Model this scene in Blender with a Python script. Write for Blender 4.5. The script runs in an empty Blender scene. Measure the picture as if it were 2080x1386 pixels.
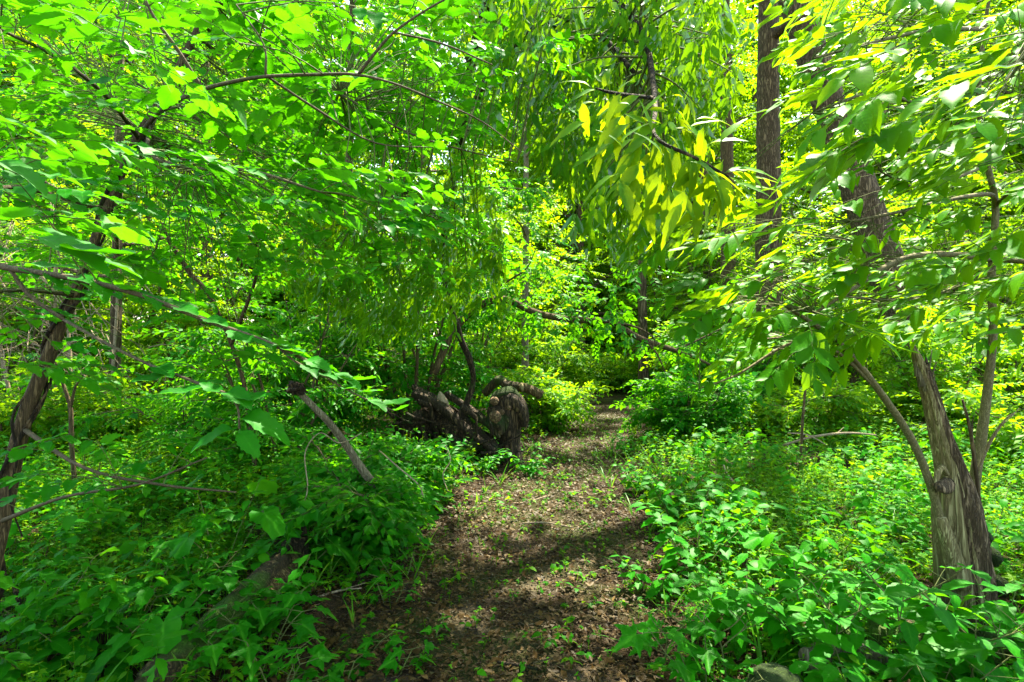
import bpy, math, random
import numpy as np
from mathutils import Vector, Matrix, noise

SC = bpy.context.scene
COL = SC.collection
RAD = math.radians

# ------------------------------------------------------------------ camera
CAM_H = 1.5
cam_d = bpy.data.cameras.new("camera")
cam_d.sensor_width = 36.0
cam_d.lens = 20.0
cam_d.clip_start = 0.05
cam_d.clip_end = 2000
cam = bpy.data.objects.new("camera", cam_d)
COL.objects.link(cam)
cam.location = (0, 0, CAM_H)
cam.rotation_euler = (RAD(90), 0, 0)
SC.camera = cam
FPX = 2080 * 20.0 / 36.0

# ------------------------------------------------------------------ light
SUN_EL, SUN_AZ = RAD(63), RAD(24)          # azimuth from straight ahead towards the right
w = bpy.data.worlds.new("World")
SC.world = w
w.use_nodes = True
nt = w.node_tree
bg = nt.nodes["Background"]
sky = nt.nodes.new("ShaderNodeTexSky")
sky.sky_type = 'NISHITA'
sky.sun_disc = False
sky.sun_elevation = SUN_EL
sky.sun_rotation = SUN_AZ
tint = nt.nodes.new("ShaderNodeMix"); tint.data_type = 'RGBA'; tint.blend_type = 'MULTIPLY'
tint.inputs[0].default_value = 1.0; tint.inputs[7].default_value = (1.0, .93, .74, 1)     # warm white balance
nt.links.new(sky.outputs[0], tint.inputs[6]); nt.links.new(tint.outputs[2], bg.inputs[0])
bg.inputs[1].default_value = 0.15
sl = bpy.data.lights.new("sun", 'SUN')
sl.energy = 5.0
sl.angle = RAD(0.5)
sl.color = (1.0, 0.92, 0.74)
so = bpy.data.objects.new("sun", sl)
COL.objects.link(so)
sdir = Vector((math.sin(SUN_AZ) * math.cos(SUN_EL), math.cos(SUN_AZ) * math.cos(SUN_EL), math.sin(SUN_EL)))
so.rotation_euler = (-sdir).to_track_quat('-Z', 'Y').to_euler()
so.location = sdir * 60
SC.view_settings.view_transform = 'Standard'
SC.view_settings.look = 'None'
SC.view_settings.exposure = 2.78
SC.view_settings.gamma = 1.0
cy = SC.cycles
cy.max_bounces = 6
cy.diffuse_bounces = 4
cy.glossy_bounces = 2
cy.transmission_bounces = 4
cy.transparent_max_bounces = 4
cy.use_denoising = True
cy.caustics_reflective = False
cy.caustics_refractive = False
cy.sample_clamp_indirect = 8.0

# ------------------------------------------------------------------ helpers: pixels of a plan sketch to points
def P(px, py, d):
    return np.array([(px - 1040) / FPX * d, d, CAM_H - (py - 693) / FPX * d])

def smooth(pts, k=4):
    """Catmull-Rom through control rows (any number of columns)"""
    p = np.asarray(pts, float)
    if len(p) < 3:
        return np.array([p[0] + (p[-1] - p[0]) * t for t in np.linspace(0, 1, k + 1)])
    q = np.vstack([2 * p[0] - p[1], p, 2 * p[-1] - p[-2]])
    out = []
    for i in range(len(p) - 1):
        a, b, c, d = q[i:i + 4]
        for t in np.linspace(0, 1, k, endpoint=False):
            out.append(.5 * (2 * b + (c - a) * t + (2 * a - 5 * b + 4 * c - d) * t * t + (3 * b - a - 3 * c + d) * t ** 3))
    out.append(p[-1])
    return np.array(out)

def PP(rows, k=4):
    """rows of (px, py, depth[, radius]) -> smooth points and radii"""
    pts = np.array([list(P(*r[:3])) + list(r[3:]) for r in rows])
    s = smooth(pts, k)
    return s[:, :3], (s[:, 3] if s.shape[1] > 3 else None)

def nz(x, y, z, s=1.0):
    return noise.noise(Vector((x * s, y * s, z * s)))

# ------------------------------------------------------------------ ground height
PATH = np.array([[-0.75, -3, .80], [-.35, 0, .85], [-.14, 2.5, .92], [.0, 3.2, .92], [.18, 4.2, .86], [.36, 5.4, .78], [.66, 6.7, .58], [1.1, 8.7, .55],
                 [1.92, 12, .72], [2.75, 15.5, .95], [4.3, 18.5, 1.0], [7.5, 21.5, 1.0], [12, 24, 1.0]])
PS = smooth(PATH, 6)

def path_dist(x, y):
    x = np.asarray(x, float); y = np.asarray(y, float)
    best = np.full(x.shape, 1e9)
    for i in range(len(PS) - 1):
        a, b = PS[i], PS[i + 1]
        dx, dy = b[0] - a[0], b[1] - a[1]
        t = np.clip(((x - a[0]) * dx + (y - a[1]) * dy) / (dx * dx + dy * dy), 0, 1)
        wd = a[2] + (b[2] - a[2]) * t
        d = np.hypot(x - a[0] - t * dx, y - a[1] - t * dy) - wd
        best = np.minimum(best, d)
    return best          # negative on the path

def h0(x, y):
    x = np.asarray(x, float); y = np.asarray(y, float)
    r = np.hypot(x, y)
    k = np.clip((r - 3) / 10, 0, 1)
    z = .10 * np.sin(x * .31 + 1.3) * np.sin(y * .27 + .4) * k + .05 * np.sin(x * .9 + y * .5) * k
    z = z + np.clip((r - 16) / 30, 0, 1) ** 1.5 * 1.6
    z = z + np.clip((-x - 5.5) / 9, 0, 1) ** 1.2 * .9       # bank on the left
    return z

def gz(x, y):
    return h0(x, y) - .05 * np.clip(.5 - path_dist(x, y) * 2.5, 0, 1)

# ------------------------------------------------------------------ mesh collector
class MB:
    def __init__(s):
        s.v, s.l, s.n, s.a, s.m, s.c = [], [], [], [], [], 0
    def add(s, v, loops, sizes, attr=None, mat=0):
        v = np.asarray(v, float).reshape(-1, 3)
        s.v.append(v)
        s.l.append(np.asarray(loops, np.int64).ravel() + s.c)
        sizes = np.asarray(sizes, np.int64).ravel()
        s.n.append(sizes)
        s.a.append(np.zeros_like(v) if attr is None else np.asarray(attr, float).reshape(-1, 3))
        s.m.append(np.full(len(sizes), mat, np.int64) if np.isscalar(mat) else np.asarray(mat, np.int64))
        s.c += len(v)
    def arrays(s):
        return np.vstack(s.v), np.concatenate(s.l), np.concatenate(s.n), np.vstack(s.a), np.concatenate(s.m)
    def mesh(s, name, mats):
        v, l, n, a, m = s.arrays()
        me = bpy.data.meshes.new(name)
        me.vertices.add(len(v)); me.vertices.foreach_set("co", v.astype(np.float32).ravel())
        me.loops.add(len(l)); me.loops.foreach_set("vertex_index", l.astype(np.int32))
        me.polygons.add(len(n))
        st = np.concatenate([[0], np.cumsum(n)[:-1]]).astype(np.int32)
        me.polygons.foreach_set("loop_start", st)
        me.polygons.foreach_set("material_index", m.astype(np.int32))
        at = me.attributes.new("leaf", 'FLOAT_VECTOR', 'POINT')
        at.data.foreach_set("vector", a.astype(np.float32).ravel())
        for x in mats:
            me.materials.append(x)
        me.update(calc_edges=True)
        return me
    def build(s, name, mats, parent=None):
        if not s.v:
            return None
        o = bpy.data.objects.new(name, s.mesh(name, mats if isinstance(mats, (list, tuple)) else [mats]))
        COL.objects.link(o)
        if parent is not None:
            o.parent = parent
            o.matrix_parent_inverse = parent.matrix_world.inverted() if False else Matrix.Translation(-Vector(parent.location))
        return o

def thing(name, label, cat, loc=(0, 0, 0), group=None):
    o = bpy.data.objects.new(name, None)
    COL.objects.link(o)
    o.location = loc
    o.empty_display_size = .1
    return tag(o, label, cat, group)

def tag(o, label=None, cat=None, group=None, kind=None):
    if label: o["label"] = label
    if cat: o["category"] = cat
    if group: o["group"] = group
    if kind: o["kind"] = kind
    return o

def copy_tree(root, loc, rz, sc, label, group=None):
    r = root.copy(); COL.objects.link(r)
    r.location = loc; r.rotation_euler = (0, 0, rz); r.scale = (sc, sc, sc)
    r["label"] = label
    if group: r["group"] = group
    for ch in root.children:
        c = ch.copy(); COL.objects.link(c); c.parent = r
        for g in ch.children:
            d = g.copy(); COL.objects.link(d); d.parent = c
    return r

def norm(a):
    a = np.asarray(a, float)
    return a / (np.linalg.norm(a, axis=-1, keepdims=True) + 1e-12)

# ------------------------------------------------------------------ tubes
def tube(mb, pts, rad, sides=8, mat=0, rough=0.0, seed=0, cap=True, freq=6.0, ridge=0.0, nridge=9):
    pts = np.asarray(pts, float); n = len(pts)
    rad = np.broadcast_to(np.asarray(rad, float), (n,))
    T = norm(np.gradient(pts, axis=0))
    ref = np.array([1.0, 0, 0]) if abs(T[0][0]) < .8 else np.array([0, 1.0, 0])
    u = norm(ref - T[0] * (ref @ T[0]))
    V = np.zeros((n, sides, 3))
    A = np.zeros((n, sides, 3))
    th = np.arange(sides) * 2 * math.pi / sides
    L = 0
    for i in range(n):
        if i:
            L += np.linalg.norm(pts[i] - pts[i - 1])
        u = norm(u - T[i] * (u @ T[i]))
        b = np.cross(T[i], u)
        r = rad[i] * np.ones(sides)
        if rough or ridge:
            for k in range(sides):
                cx, sx = math.cos(th[k]), math.sin(th[k])
                f = 0
                if rough:
                    f += rough * nz(cx * 1.5 + seed, sx * 1.5, L * freq * .5) + rough * .5 * nz(cx * 4 + seed, sx * 4, L * freq)
                if ridge:
                    q = nz(cx * nridge * .35 + seed, sx * nridge * .35, L * freq * .35)
                    f += ridge * (1 - 2.2 * abs(q)) 
                r[k] *= 1 + f
        V[i] = pts[i] + (np.cos(th) * r)[:, None] * u + (np.sin(th) * r)[:, None] * b
        A[i, :, 0] = th / (2 * math.pi); A[i, :, 1] = L
    idx = np.arange(n * sides).reshape(n, sides)
    a_, b_ = idx[:-1], idx[1:]
    q = np.stack([a_, np.roll(a_, -1, 1), np.roll(b_, -1, 1), b_], -1).reshape(-1, 4)
    loops = list(q.ravel()); sizes = [4] * len(q)
    if cap and sides > 2:
        loops += list(idx[0][::-1]) + list(idx[-1]); sizes += [sides, sides]
    mb.add(V.reshape(-1, 3), loops, sizes, A.reshape(-1, 3), mat)

# ------------------------------------------------------------------ leaf templates: (verts, loops, sizes, attr, mat) with base at 0, tip along +Y, face +Z
def W(a, b, wmax):
    vm = a / (a + b)
    pk = vm ** a * (1 - vm) ** b
    return lambda v: wmax * (v ** a) * ((1 - v) ** b) / pk

def leaf(N, wf, serr=0.0, fold=.25, curl=.25, pet=.12, wave=0.0, tw=0.0):
    v = np.linspace(0, 1, N + 1)
    wd = wf(v); wd[0] = wd[-1] = 0
    verts, attr = [], []
    def z(x, t): return fold * abs(x) - curl * t * t + wave * math.sin(t * 9) * abs(x)
    for i, t in enumerate(v):
        verts.append([tw * t * t, pet + (1 - pet) * t, z(0, t)]); attr.append([0, t, 0])
    L, R = {}, {}
    for i in range(1, N):
        tooth = serr * (1 if i % 2 else -1)
        for s, D in ((-1, L), (1, R)):
            x = wd[i] * (1 + tooth)
            t = v[i] + (.35 / N if i % 2 else -.1 / N) * (1 if serr else 0)
            D[i] = len(verts)
            verts.append([s * x + tw * t * t, pet + (1 - pet) * t - .12 * x, z(x, t)]); attr.append([s, t, 0])
    loops, sizes = [], []
    def f(*q):
        loops.extend(q); sizes.append(len(q))
    f(0, R[1], 1); f(0, 1, L[1])
    for i in range(1, N - 1):
        f(i, R[i], R[i + 1], i + 1); f(i, i + 1, L[i + 1], L[i])
    f(N - 1, R[N - 1], N); f(N - 1, N, L[N - 1])
    if pet > 0:
        k = len(verts)
        verts += [[-.012, 0, 0], [.012, 0, 0], [.012, pet * 1.05, 0.0], [-.012, pet * 1.05, 0.0]]
        attr += [[0, 0, 0]] * 4
        f(k, k + 1, k + 2, k + 3)
    return np.array(verts), np.array(loops), np.array(sizes), np.array(attr, float), np.zeros(len(sizes), int)

def leaf_lo(w=.3, fold=.25, curl=.2):
    v = [[0, 0, 0], [w, .45, fold * w - curl * .2], [0, 1, -curl], [-w, .45, fold * w - curl * .2]]
    return (np.array(v), np.array([0, 1, 2, 0, 2, 3]), np.array([3, 3]),
            np.array([[0, 0, 0], [1, .5, 0], [0, 1, 0], [-1, .5, 0]], float), np.zeros(2, int))

def palm_leaf(teeth=2, depth=.45, droop=.25, pet=.0, lobes=5, cup=.1):
    """maple-like: lobed outline fanned round the base"""
    ang = np.radians({5: [-118, -58, 0, 58, 118], 3: [-75, 0, 75]}[lobes])
    ln = {5: [.5, .8, 1.0, .8, .5], 3: [.75, 1.0, .75]}[lobes]
    out = [(0.0, -.02)]
    seq = []
    for k in range(lobes):
        a, l = ang[k], ln[k]
        if k == 0:
            seq.append((a - .45, l * .45))
        seq += [(a - .27, l * .62), (a - .16, l * .66), (a - .10, l * .82), (a, l), (a + .10, l * .82), (a + .16, l * .66), (a + .27, l * .62)]
        if k < lobes - 1:
            m = .5 * (a + ang[k + 1])
            seq.append((m, (l + ln[k + 1]) * .5 * (1 - depth)))
        else:
            seq.append((a + .45, l * .45))
    v = [[0, 0, 0]]; at = [[0, 0, 0]]
    for a, r in seq:
        x, y = math.sin(a) * r * .62, math.cos(a) * r * .62
        v.append([x, y + .0, cup * abs(x) - droop * r * r * .6 + .03 * math.sin(a * 7)]); at.append([x * 1.4, min(1, r), 0])
    loops, sizes = [], []
    for i in range(1, len(seq)):
        loops += [0, i + 1, i]; sizes.append(3)
    return np.array(v), np.array(loops), np.array(sizes), np.array(at, float), np.zeros(len(sizes), int)

def heart_leaf(seed=0, droop=.35):
    rg = np.random.default_rng(seed)
    n = 26; v = [[0, 0, 0]]; at = [[0, 0, 0]]
    A_ = np.radians(np.linspace(-155, 155, n))
    def rad_(a):
        b = abs(a)
        return (.60 + .40 * math.cos(b) ** 3 if b < 1.571 else .60 * (1 - .45 * ((b - 1.571) / 1.13) ** 2))
    for ring in (.5, 1.0):
        for i, a in enumerate(A_):
            r = rad_(a) * ring * .72 * (1 + (.05 * (-1) ** i if ring == 1 else 0))
            x, y = math.sin(a) * r, math.cos(a) * r
            z = .16 * abs(x) - droop * r * r + (.06 * ring * math.sin(a * 5 + seed) * r * 2) + rg.normal(0, .008)
            v.append([x, y, z]); at.append([x * 1.3, min(1, max(0, y * 1.3)), 0])
    loops, sizes = [], []
    for i in range(n - 1):
        loops += [0, 1 + i + 1, 1 + i]; sizes.append(3)
        loops += [1 + i, 1 + i + 1, 1 + n + i + 1, 1 + n + i]; sizes.append(4)
    return np.array(v), np.array(loops), np.array(sizes), np.array(at, float), np.zeros(len(sizes), int)

def frames(d, nrm):
    Y = norm(d); Z = norm(nrm - Y * np.sum(nrm * Y, -1, keepdims=True)); X = np.cross(Y, Z)
    return np.stack([X, Y, Z], -1)          # columns

def bake(mb, T, pos, d, nrm, sc, rng, r=None):
    v, l, n, a, m = T
    pos = np.asarray(pos, float).reshape(-1, 3); k = len(pos)
    if k == 0: return
    R = frames(np.asarray(d, float).reshape(-1, 3), np.asarray(nrm, float).reshape(-1, 3))
    sc = np.broadcast_to(np.asarray(sc, float), (k,))
    V = np.einsum('kij,nj->kni', R, v) * sc[:, None, None] + pos[:, None, :]
    A = np.broadcast_to(a, (k,) + a.shape).copy()
    A[:, :, 2] = (A[:, :, 2] * .5 + rng.random(k)[:, None] * .5) if r is None else np.broadcast_to(r, (k,))[:, None]
    off = (np.arange(k) * len(v))[:, None]
    mb.add(V.reshape(-1, 3), (l[None] + off).ravel(), np.tile(n, k), A.reshape(-1, 3), np.tile(m, k))

def bake_mix(mb, Ts, pos, d, nrm, sc, rng, r=None, pick=None):
    pos = np.asarray(pos, float).reshape(-1, 3); k = len(pos)
    if k == 0: return
    d = np.asarray(d, float).reshape(-1, 3); nrm = np.asarray(nrm, float).reshape(-1, 3)
    sc = np.broadcast_to(np.asarray(sc, float), (k,))
    w_ = rng.integers(0, len(Ts), k) if pick is None else np.asarray(pick)
    for i, T in enumerate(Ts):
        q = w_ == i
        if q.any(): bake(mb, T, pos[q], d[q], nrm[q], sc[q], rng, None if r is None else np.asarray(r)[q])

# ------------------------------------------------------------------ sprays (twig with leaves); unit length ~1 along +Y, face +Z
def spray(rng, leaves, n, lsize, ang=55, droop=.15, twig_r=.006, jit=.25, arc=.2, opp=False, start=.1, sides=3, hang=0.0):
    mb = MB()
    tt = np.linspace(0, 1, 7)
    zig = .012 * np.array([0, 1, -1, 1, -1, 1, 0])
    pts = np.stack([zig + arc * .4 * tt ** 2, tt, -droop * tt ** 2], -1)
    if sides:
        tube(mb, pts, np.linspace(twig_r, twig_r * .3, 7), sides, 1, cap=False)
    pos, d, nn, s = [], [], [], []
    for i in range(n):
        t = start + (1 - start) * (i / max(1, n - 1))
        p = np.array([np.interp(t, tt, pts[:, k]) for k in range(3)])
        sides_ = (-1, 1) if opp else ((-1) ** i,)
        if i == n - 1: sides_ = (0,)
        for sg in sides_:
            a = math.radians(ang) * sg * (1 - .35 * t) + rng.normal(0, jit * .5)
            dd = np.array([math.sin(a), math.cos(a), -droop * t - hang + rng.normal(0, jit * .5)])
            pos.append(p); d.append(dd)
            nn.append(np.array([rng.normal(0, jit), rng.normal(0, jit), 1.0]) if hang < .8 else np.array([rng.normal(0, .7), rng.normal(0, .7), .3]))
            s.append(lsize * (0.75 + .45 * rng.random()) * (.8 + .4 * math.sin(math.pi * min(1, t + .15))))
    Ls = leaves if isinstance(leaves, list) else [leaves]
    # single leaf attr random
    w_ = rng.integers(0, len(Ls), len(pos))
    for i in range(len(pos)):
        bake(mb, Ls[w_[i]], [pos[i]], [d[i]], [nn[i]], [s[i]], rng, r=rng.random())
    v, l, n_, a, m = mb.arrays()
    return v, l, n_, a, m

def compound(rng, leaflet, pairs, lsize, ang=50, droop=.2, hang=.1, jit=.15, twig_r=.008):
    """pinnate leaf; unit rachis"""
    return spray(rng, leaflet, pairs + 1, lsize, ang, droop, twig_r, jit, .08, True, .28, 3, hang)

# ------------------------------------------------------------------ materials
def nodes(name):
    m = bpy.data.materials.new(name); m.use_nodes = True
    t = m.node_tree
    for n in list(t.nodes): t.nodes.remove(n)
    out = t.nodes.new("ShaderNodeOutputMaterial")
    return m, t, out

def N_(t, kind, **kw):
    n = t.nodes.new(kind)
    for k, v in kw.items():
        if k.startswith('i'): n.inputs[int(k[1:])].default_value = v
        else: setattr(n, k, v)
    return n

def ramp(t, fac, stops):
    r = t.nodes.new("ShaderNodeValToRGB")
    el = r.color_ramp.elements
    while len(el) < len(stops): el.new(.5)
    for e, (p, c) in zip(el, stops):
        e.position = p; e.color = (*c, 1)
    t.links.new(fac, r.inputs[0])
    return r.outputs[0]

def math_(t, op, a, b=None):
    n = t.nodes.new("ShaderNodeMath"); n.operation = op
    for i, x in enumerate((a, b)):
        if x is None: continue
        if isinstance(x, (int, float)): n.inputs[i].default_value = x
        else: t.links.new(x, n.inputs[i])
    return n.outputs[0]

def mixc(t, fac, a, b, mode='MIX'):
    n = t.nodes.new("ShaderNodeMix"); n.data_type = 'RGBA'; n.blend_type = mode
    for i, x in ((0, fac), (6, a), (7, b)):
        if isinstance(x, (int, float)): n.inputs[i].default_value = x
        elif isinstance(x, tuple): n.inputs[i].default_value = (*x, 1)
        else: t.links.new(x, n.inputs[i])
    return n.outputs[2]

def leaf_mat(name, c0, c1, c2, trans, tw=.45, gloss=.5, rough=.38, veins=7.0, vstr=.35, spots=.0, simple=False):
    m, t, out = nodes(name)
    at = N_(t, "ShaderNodeAttribute", attribute_name="leaf")
    sp = t.nodes.new("ShaderNodeSeparateXYZ"); t.links.new(at.outputs["Vector"], sp.inputs[0])
    u, v, r = sp.outputs
    oi = t.nodes.new("ShaderNodeObjectInfo")
    rr = math_(t, 'FRACT', math_(t, 'ADD', r, math_(t, 'MULTIPLY', oi.outputs["Random"], .3)))
    base = ramp(t, rr, [(0, c0), (.55, c1), (1, c2)])
    tr = ramp(t, rr, [(0, tuple(x * .8 for x in trans)), (.6, trans), (1, (trans[0] * 1.35, trans[1] * 1.08, trans[2]))])
    nrm = None
    if not simple:
        au = math_(t, 'ABSOLUTE', u)
        ph = math_(t, 'SUBTRACT', v, math_(t, 'MULTIPLY', au, .22))
        sn = math_(t, 'ABSOLUTE', math_(t, 'SINE', math_(t, 'MULTIPLY', ph, veins * math.pi)))
        vein = math_(t, 'MAXIMUM', math_(t, 'SUBTRACT', 1.0, math_(t, 'MULTIPLY', sn, 5.0)), math_(t, 'SUBTRACT', 1.0, math_(t, 'MULTIPLY', au, 14.0)))
        vein = math_(t, 'MAXIMUM', vein, 0.0)
        vf = math_(t, 'MULTIPLY', vein, vstr)
        tc = t.nodes.new("ShaderNodeTexCoord")
        no = N_(t, "ShaderNodeTexNoise"); no.inputs["Scale"].default_value = 60; no.inputs["Detail"].default_value = 3
        t.links.new(tc.outputs["Object"], no.inputs["Vector"])
        mott = math_(t, 'ADD', math_(t, 'MULTIPLY', no.outputs[0], .7), .65)
        base = mixc(t, vf, base, tuple(min(1, x * 1.6 + .01) for x in c2))
        base = mixc(t, 1.0, base, mott, 'MULTIPLY')
        tr = mixc(t, math_(t, 'MULTIPLY', vf, .8), tr, tuple(x * .45 for x in trans))
        bp = t.nodes.new("ShaderNodeBump"); bp.inputs["Strength"].default_value = .16; bp.inputs["Distance"].default_value = .003
        t.links.new(math_(t, 'ADD', sn, math_(t, 'MULTIPLY', no.outputs[0], .6)), bp.inputs["Height"])
        nrm = bp.outputs[0]
    df = t.nodes.new("ShaderNodeBsdfDiffuse"); t.links.new(base, df.inputs[0])
    tl = t.nodes.new("ShaderNodeBsdfTranslucent"); t.links.new(tr, tl.inputs[0])
    mx = t.nodes.new("ShaderNodeMixShader"); mx.inputs[0].default_value = tw
    t.links.new(df.outputs[0], mx.inputs[1]); t.links.new(tl.outputs[0], mx.inputs[2])
    gl = t.nodes.new("ShaderNodeBsdfGlossy"); gl.inputs["Roughness"].default_value = rough
    gl.inputs[0].default_value = (.9, .95, .9, 1)
    lw = t.nodes.new("ShaderNodeFresnel"); lw.inputs[0].default_value = 1.42
    mg = t.nodes.new("ShaderNodeMixShader")
    t.links.new(math_(t, 'MULTIPLY', lw.outputs[0], gloss), mg.inputs[0])
    t.links.new(mx.outputs[0], mg.inputs[1]); t.links.new(gl.outputs[0], mg.inputs[2])
    if nrm is not None:
        t.links.new(nrm, df.inputs["Normal"])
    t.links.new(mg.outputs[0], out.inputs[0])
    return m

M = {}
M['elm'] = leaf_mat('elm_leaf', (.004, .085, .001), (.010, .145, .0015), (.03, .20, .002), (.10, .47, .002), .46, .15, .42, 9, .6)
M['ash'] = leaf_mat('ash_leaf', (.012, .09, .002), (.028, .15, .0025), (.065, .21, .003), (.28, .56, .002), .46, .12, .40, 8, .6)
M['maple_ash'] = leaf_mat('box_elder_leaf', (.010, .075, .001), (.024, .13, .002), (.06, .19, .003), (.24, .52, .002), .42, .09, .45, 6, .6)
M['sunlit_leaf'] = leaf_mat('sunlit_yellow_leaf', (.03, .13, .002), (.06, .18, .003), (.10, .22, .004), (.44, .62, .003), .48, .15, .42, 6, .5)  # yellower box elder leaf for the tips, direct sun put into the colour
M['herb'] = leaf_mat('herb_leaf', (.005, .09, .001), (.013, .15, .0015), (.045, .21, .003), (.13, .48, .002), .42, .12, .42, 7, .6)
M['cover'] = leaf_mat('ground_cover_leaf', (.006, .08, .001), (.020, .15, .0015), (.11, .24, .004), (.27, .54, .002), .42, .11, .42, simple=True)
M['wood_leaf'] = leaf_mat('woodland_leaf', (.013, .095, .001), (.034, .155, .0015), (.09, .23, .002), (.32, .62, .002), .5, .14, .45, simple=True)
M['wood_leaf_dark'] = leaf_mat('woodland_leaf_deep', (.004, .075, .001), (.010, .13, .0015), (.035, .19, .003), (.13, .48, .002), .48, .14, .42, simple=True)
M['grass'] = leaf_mat('grass_blade', (.02, .13, .003), (.05, .19, .004), (.10, .24, .006), (.22, .48, .004), .4, .25, .4, simple=True)
M['litter'] = leaf_mat('dead_leaf', (.014, .008, .002), (.06, .034, .008), (.36, .235, .065), (.12, .06, .015), .15, .25, .5, simple=True)

def bark_mat(name, dark, mid, light, scale=22, stretch=.18, bump=.6, moss=0.0, moss_c=(.05, .12, .01), rough=.85, dist=.02):
    m, t, out = nodes(name)
    tc = t.nodes.new("ShaderNodeTexCoord")
    mp = t.nodes.new("ShaderNodeMapping"); mp.inputs["Scale"].default_value = (1, 1, stretch)
    t.links.new(tc.outputs["Object"], mp.inputs[0])
    n1 = N_(t, "ShaderNodeTexNoise"); n1.inputs["Scale"].default_value = scale; n1.inputs["Detail"].default_value = 6; n1.inputs["Distortion"].default_value = .8
    t.links.new(mp.outputs[0], n1.inputs["Vector"])
    vo = N_(t, "ShaderNodeTexVoronoi", feature='DISTANCE_TO_EDGE'); vo.inputs["Scale"].default_value = scale * .9
    add = t.nodes.new("ShaderNodeVectorMath"); add.operation = 'ADD'
    sc_ = t.nodes.new("ShaderNodeVectorMath"); sc_.operation = 'SCALE'; sc_.inputs[3].default_value = .12
    t.links.new(n1.outputs[1], sc_.inputs[0]); t.links.new(mp.outputs[0], add.inputs[0]); t.links.new(sc_.outputs[0], add.inputs[1])
    t.links.new(add.outputs[0], vo.inputs["Vector"])
    ridge = math_(t, 'MINIMUM', math_(t, 'MULTIPLY', vo.outputs[0], 3.5), 1.0)
    hgt = math_(t, 'ADD', math_(t, 'MULTIPLY', ridge, .7), math_(t, 'MULTIPLY', n1.outputs[0], .5))
    col = ramp(t, hgt, [(.12, dark), (.55, mid), (.95, light)])
    n2 = N_(t, "ShaderNodeTexNoise"); n2.inputs["Scale"].default_value = 3.0; n2.inputs["Detail"].default_value = 5
    t.links.new(tc.outputs["Object"], n2.inputs["Vector"])
    col = mixc(t, math_(t, 'MULTIPLY', n2.outputs[0], .55), col, tuple(x * .55 for x in mid))
    if moss > 0:
        mk = ramp(t, n2.outputs[0], [(.62 - moss * .35, (0, 0, 0)), (.72 - moss * .3, (1, 1, 1))])
        col = mixc(t, mk, col, moss_c)
    b = t.nodes.new("ShaderNodeBsdfPrincipled"); b.inputs["Roughness"].default_value = rough
    b.inputs["Specular IOR Level"].default_value = .25
    t.links.new(col, b.inputs["Base Color"])
    bp = t.nodes.new("ShaderNodeBump"); bp.inputs["Strength"].default_value = bump; bp.inputs["Distance"].default_value = dist
    t.links.new(hgt, bp.inputs["Height"]); t.links.new(bp.outputs[0], b.inputs["Normal"])
    t.links.new(b.outputs[0], out.inputs[0])
    return m

M['bark'] = bark_mat('furrowed_bark', (.02, .012, .005), (.095, .062, .030), (.23, .16, .09), 26, .16, .9, dist=.03)
M['bark_far'] = bark_mat('ridged_bark', (.02, .014, .006), (.10, .07, .035), (.24, .17, .10), 16, .14, 1.0, dist=.05)
M['bark_elm'] = bark_mat('brown_stringy_bark', (.022, .014, .006), (.085, .056, .024), (.19, .13, .06), 40, .07, .8, dist=.015)
M['twig'] = bark_mat('twig_bark', (.03, .022, .012), (.085, .062, .03), (.15, .115, .06), 60, .3, .3, dist=.004)
M['twig_green'] = bark_mat('green_twig', (.05, .055, .015), (.09, .11, .025), (.15, .17, .05), 60, .3, .2, dist=.003)
M['ash_bark'] = bark_mat('smooth_sapling_bark', (.05, .042, .016), (.125, .105, .042), (.21, .18, .085), 50, .35, .35, dist=.004)
M['dead_twig'] = bark_mat('dead_twig', (.10, .07, .04), (.24, .18, .11), (.40, .32, .22), 50, .2, .4, dist=.004)
M['bare_wood'] = bark_mat('weathered_bare_wood', (.06, .045, .018), (.24, .19, .08), (.40, .35, .17), 34, .05, .9, dist=.012)
M['grey_wood'] = bark_mat('grey_dead_wood', (.045, .035, .02), (.15, .125, .075), (.29, .25, .165), 45, .08, .7, dist=.01)
M['rot_wood'] = bark_mat('rotten_wood', (.008, .005, .002), (.034, .022, .009), (.105, .07, .032), 24, .15, 1.0, moss=.05, moss_c=(.025, .05, .008), dist=.04)
M['moss_wood'] = bark_mat('mossy_wood', (.012, .008, .003), (.05, .034, .012), (.12, .085, .032), 30, .2, .9, moss=.55, moss_c=(.05, .11, .008), dist=.03)
M['log'] = bark_mat('mossy_log_bark', (.02, .013, .004), (.075, .05, .016), (.17, .12, .045), 26, .12, .9, moss=.45, moss_c=(.06, .11, .012), dist=.02)
M['moss'] = bark_mat('moss', (.012, .03, .003), (.035, .075, .005), (.075, .13, .01), 70, 1, 1.0, dist=.04)
M['cut_wood'] = bark_mat('cut_wood', (.03, .017, .008), (.09, .055, .024), (.19, .125, .06), 22, 1, .8, dist=.01)

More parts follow.
